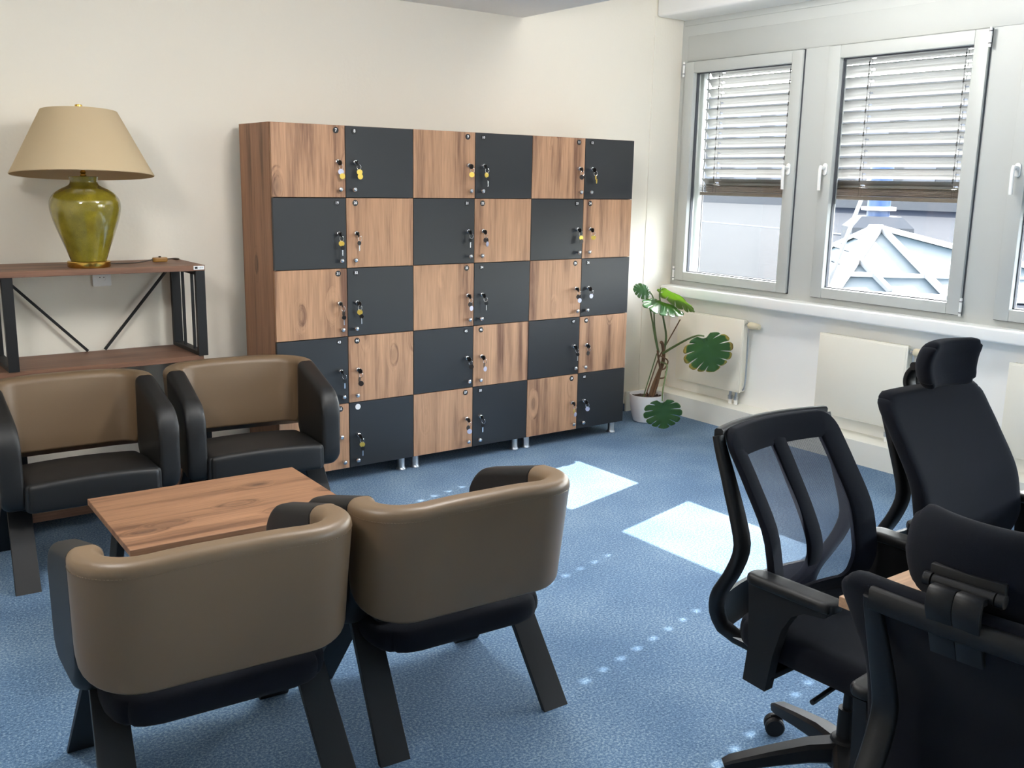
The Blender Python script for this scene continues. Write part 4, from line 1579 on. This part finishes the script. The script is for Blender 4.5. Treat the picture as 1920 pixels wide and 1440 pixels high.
A_, NL_, H2_, FL_, FR_ = [Vector(v) for v in ((8.5, 2.277, 1.15), (7.0, 1.772, .495), (9.18, -.81, .50), (8.95, 3.95, .50), (11.1, 1.3, .50))]
sk_ = thing('glass_skylight', 'pyramid glass skylight on the roof outside the middle window', 'skylight', (0, 0, 0))
for tri in ((A_, NL_, H2_), (A_, FL_, NL_), (A_, H2_, FR_), (A_, FR_, FL_)):
    bm = bmesh.new()
    n = (tri[1] - tri[0]).cross(tri[2] - tri[0]).normalized()
    if n.z < 0:
        n = -n
    a = [bm.verts.new(p) for p in tri]
    b = [bm.verts.new(p - n * 0.02) for p in tri]
    ring_faces(bm, [a, b])
    obj('glass_face', bm, M['skyglass'], sk_, smooth=0)
def sbar(p, q, w, h=0.05):
    bm = bmesh.new()
    p, q = Vector(p) + Vector((0, 0, .02)), Vector(q) + Vector((0, 0, .02))
    d = (q - p).normalized()
    bar(bm, [p, q], w, h, side=d.cross(Vector((0, 0, 1))).normalized(), rnd=0.05)
    obj('glazing_bar', bm, M['skybar'], sk_, smooth=0)
sbar(A_, NL_, 0.17); sbar(A_, H2_, 0.09); sbar(A_, FL_, 0.09); sbar(A_, FR_, 0.09)
sbar(NL_, H2_, 0.12); sbar(NL_, FL_, 0.10); sbar(FL_, FR_, 0.1); sbar(H2_, FR_, 0.1)
sbar((8.529, 2.246, 1.151), (7.747, .854, .498), 0.06)
sbar((7.8, 2.035, .843), (7.472, 1.364, .535), 0.06)
sbar((7.392, 1.889, .668), (8.90, 0.27, .672), 0.045)
for f in (0.2, 0.4, 0.6, 0.8):
    sbar(A_.lerp(NL_, f), A_.lerp(FL_, f), 0.05)
for f in (0.3, 0.65):
    sbar(NL_.lerp(FL_, f), NL_.lerp(A_, 1 - (1 - f) * 0.0 - f * 0.0).lerp(A_, f), 0.04) if False else None
bm = bmesh.new(); cyl(bm, (6.4, .988, 1.75), (6.4, 1.43, .482), 0.019, 10)
tag(obj('white_pole', bm, M['skybar']), 'thin white pole leaning over the glass skylight', 'pole')
vt = thing('roof_vent', 'blue roof vent pipe with pale collar behind the glass skylight', 'vent', (9.3, 2.80, 0))
bm = bmesh.new()
lathe(bm, [(0.52, ZR), (0.52, 1.13), (0.34, 1.265), (0.0, 1.265)], 4)
obj('vent_base', bm, M['concrete'], vt, smooth=0)
bm = bmesh.new(); lathe(bm, [(0.0, 1.265), (0.14, 1.265), (0.14, 1.95), (0.0, 1.95)], 32); obj('vent_pipe', bm, M['blue'], vt)
bm = bmesh.new(); lathe(bm, [(0.142, 1.335), (0.21, 1.34), (0.21, 1.38), (0.142, 1.385)], 32); obj('vent_collar', bm, M['white'], vt)
fc = thing('far_building', 'pale far building beyond the roof behind the blind slats', 'building', (46, 24, 0))
bm = bmesh.new(); box(bm, (0, -60, ZR), (6, 60, 7.0)); obj('facade', bm, M['concrete'], fc, smooth=0)
bm = bmesh.new()
for k in range(40):
    box(bm, (-.05, -58 + k * 2.9, 1.6), (0, -56.2 + k * 2.9, 3.2)); box(bm, (-.05, -58 + k * 2.9, 4.4), (0, -56.2 + k * 2.9, 6.0))
obj('window_rows', bm, M['seal_and_shade_line'], fc, smooth=0)

# ------------------------------------------------------------------ light
sun = bpy.data.lights.new('sun', 'SUN')
sun.energy = 13.0
sun.angle = rad(0.32)
sun.color = (1.0, 0.96, 0.90)
so = bpy.data.objects.new('sun', sun)
link(so)
d = Vector((-1.5, -0.365, -1.0))
so.rotation_euler = d.to_track_quat('-Z', 'Y').to_euler()
# fill lamps added out of view to lift the walls: globes on short rods, hung over the armchairs and the aisle
FILL_LAMPS = [(-1.9, -2.0, 2.603, 2.20, 26.0), (0.2, -1.85, 2.603, 2.33, 33.0), (2.0, -1.4, 2.92, 2.76, 20.0)]
for lx, ly, lz, gz, lw in FILL_LAMPS:
    bm = bmesh.new()
    lathe(bm, [(0.0, lz - .001), (0.05, lz - .001), (0.05, lz - .02), (0.007, lz - .024), (0.007, gz + .115), (0.035, gz + .11), (0.035, gz + .09), (0.0, gz + .09)], 24, c=(lx, ly, 0))
    obj('fill_lamp_holder', bm, M['white'], ceiling)
    pt = bpy.data.lights.new('fill_globe', 'POINT')
    pt.shadow_soft_size = 0.16
    pt.energy = lw
    pt.color = (1.0, 0.975, 0.94)
    po = bpy.data.objects.new('fill_globe', pt)
    link(po)
    po.location = (lx, ly, gz)
w = bpy.data.worlds.new('sky')
S.world = w
w.use_nodes = True
nt = w.node_tree
sky = nt.nodes.new('ShaderNodeTexSky')
sky.sky_type = 'NISHITA'
sky.sun_disc = False
sky.sun_elevation = rad(33)
sky.sun_rotation = math.atan2(1.5, 0.365)
sky.dust_density = 1.6
sky.altitude = 300
hs = nt.nodes.new('ShaderNodeHueSaturation')
hs.inputs['Saturation'].default_value = 0.38
nt.links.new(sky.outputs[0], hs.inputs['Color'])
nt.links.new(hs.outputs[0], nt.nodes['Background'].inputs[0])
nt.nodes['Background'].inputs[1].default_value = 1.9

# ------------------------------------------------------------------ camera
cam = bpy.data.cameras.new('camera')
co = bpy.data.objects.new('camera', cam)
link(co)
yaw, pitch, roll = 6.36973408e-01, -2.04227874e-01, 1.92597086e-02
fw = Vector((sin(yaw) * cos(pitch), cos(yaw) * cos(pitch), sin(pitch)))
r_ = Vector((cos(yaw), -sin(yaw), 0))
u_ = r_.cross(fw)
r2 = cos(roll) * r_ + sin(roll) * u_
u2 = -sin(roll) * r_ + cos(roll) * u_
co.matrix_world = Matrix(((r2.x, u2.x, -fw.x, -1.95083), (r2.y, u2.y, -fw.y, -4.65719), (r2.z, u2.z, -fw.z, 1.62348), (0, 0, 0, 1)))
cam.sensor_fit = 'HORIZONTAL'
cam.sensor_width = 36
cam.lens = 1843.1 * 36 / 1920
cam.clip_start = 0.05
cam.clip_end = 300
S.camera = co

S.view_settings.view_transform = 'Standard'
S.view_settings.look = 'None'
S.view_settings.gamma = 1.0
S.view_settings.use_curve_mapping = False
S.view_settings.exposure = 1.12
cy = S.cycles
cy.use_denoising = True
cy.max_bounces = 12
cy.diffuse_bounces = 8
cy.transparent_max_bounces = 24
cy.sample_clamp_indirect = 12
cy.caustics_reflective = False
cy.caustics_refractive = False
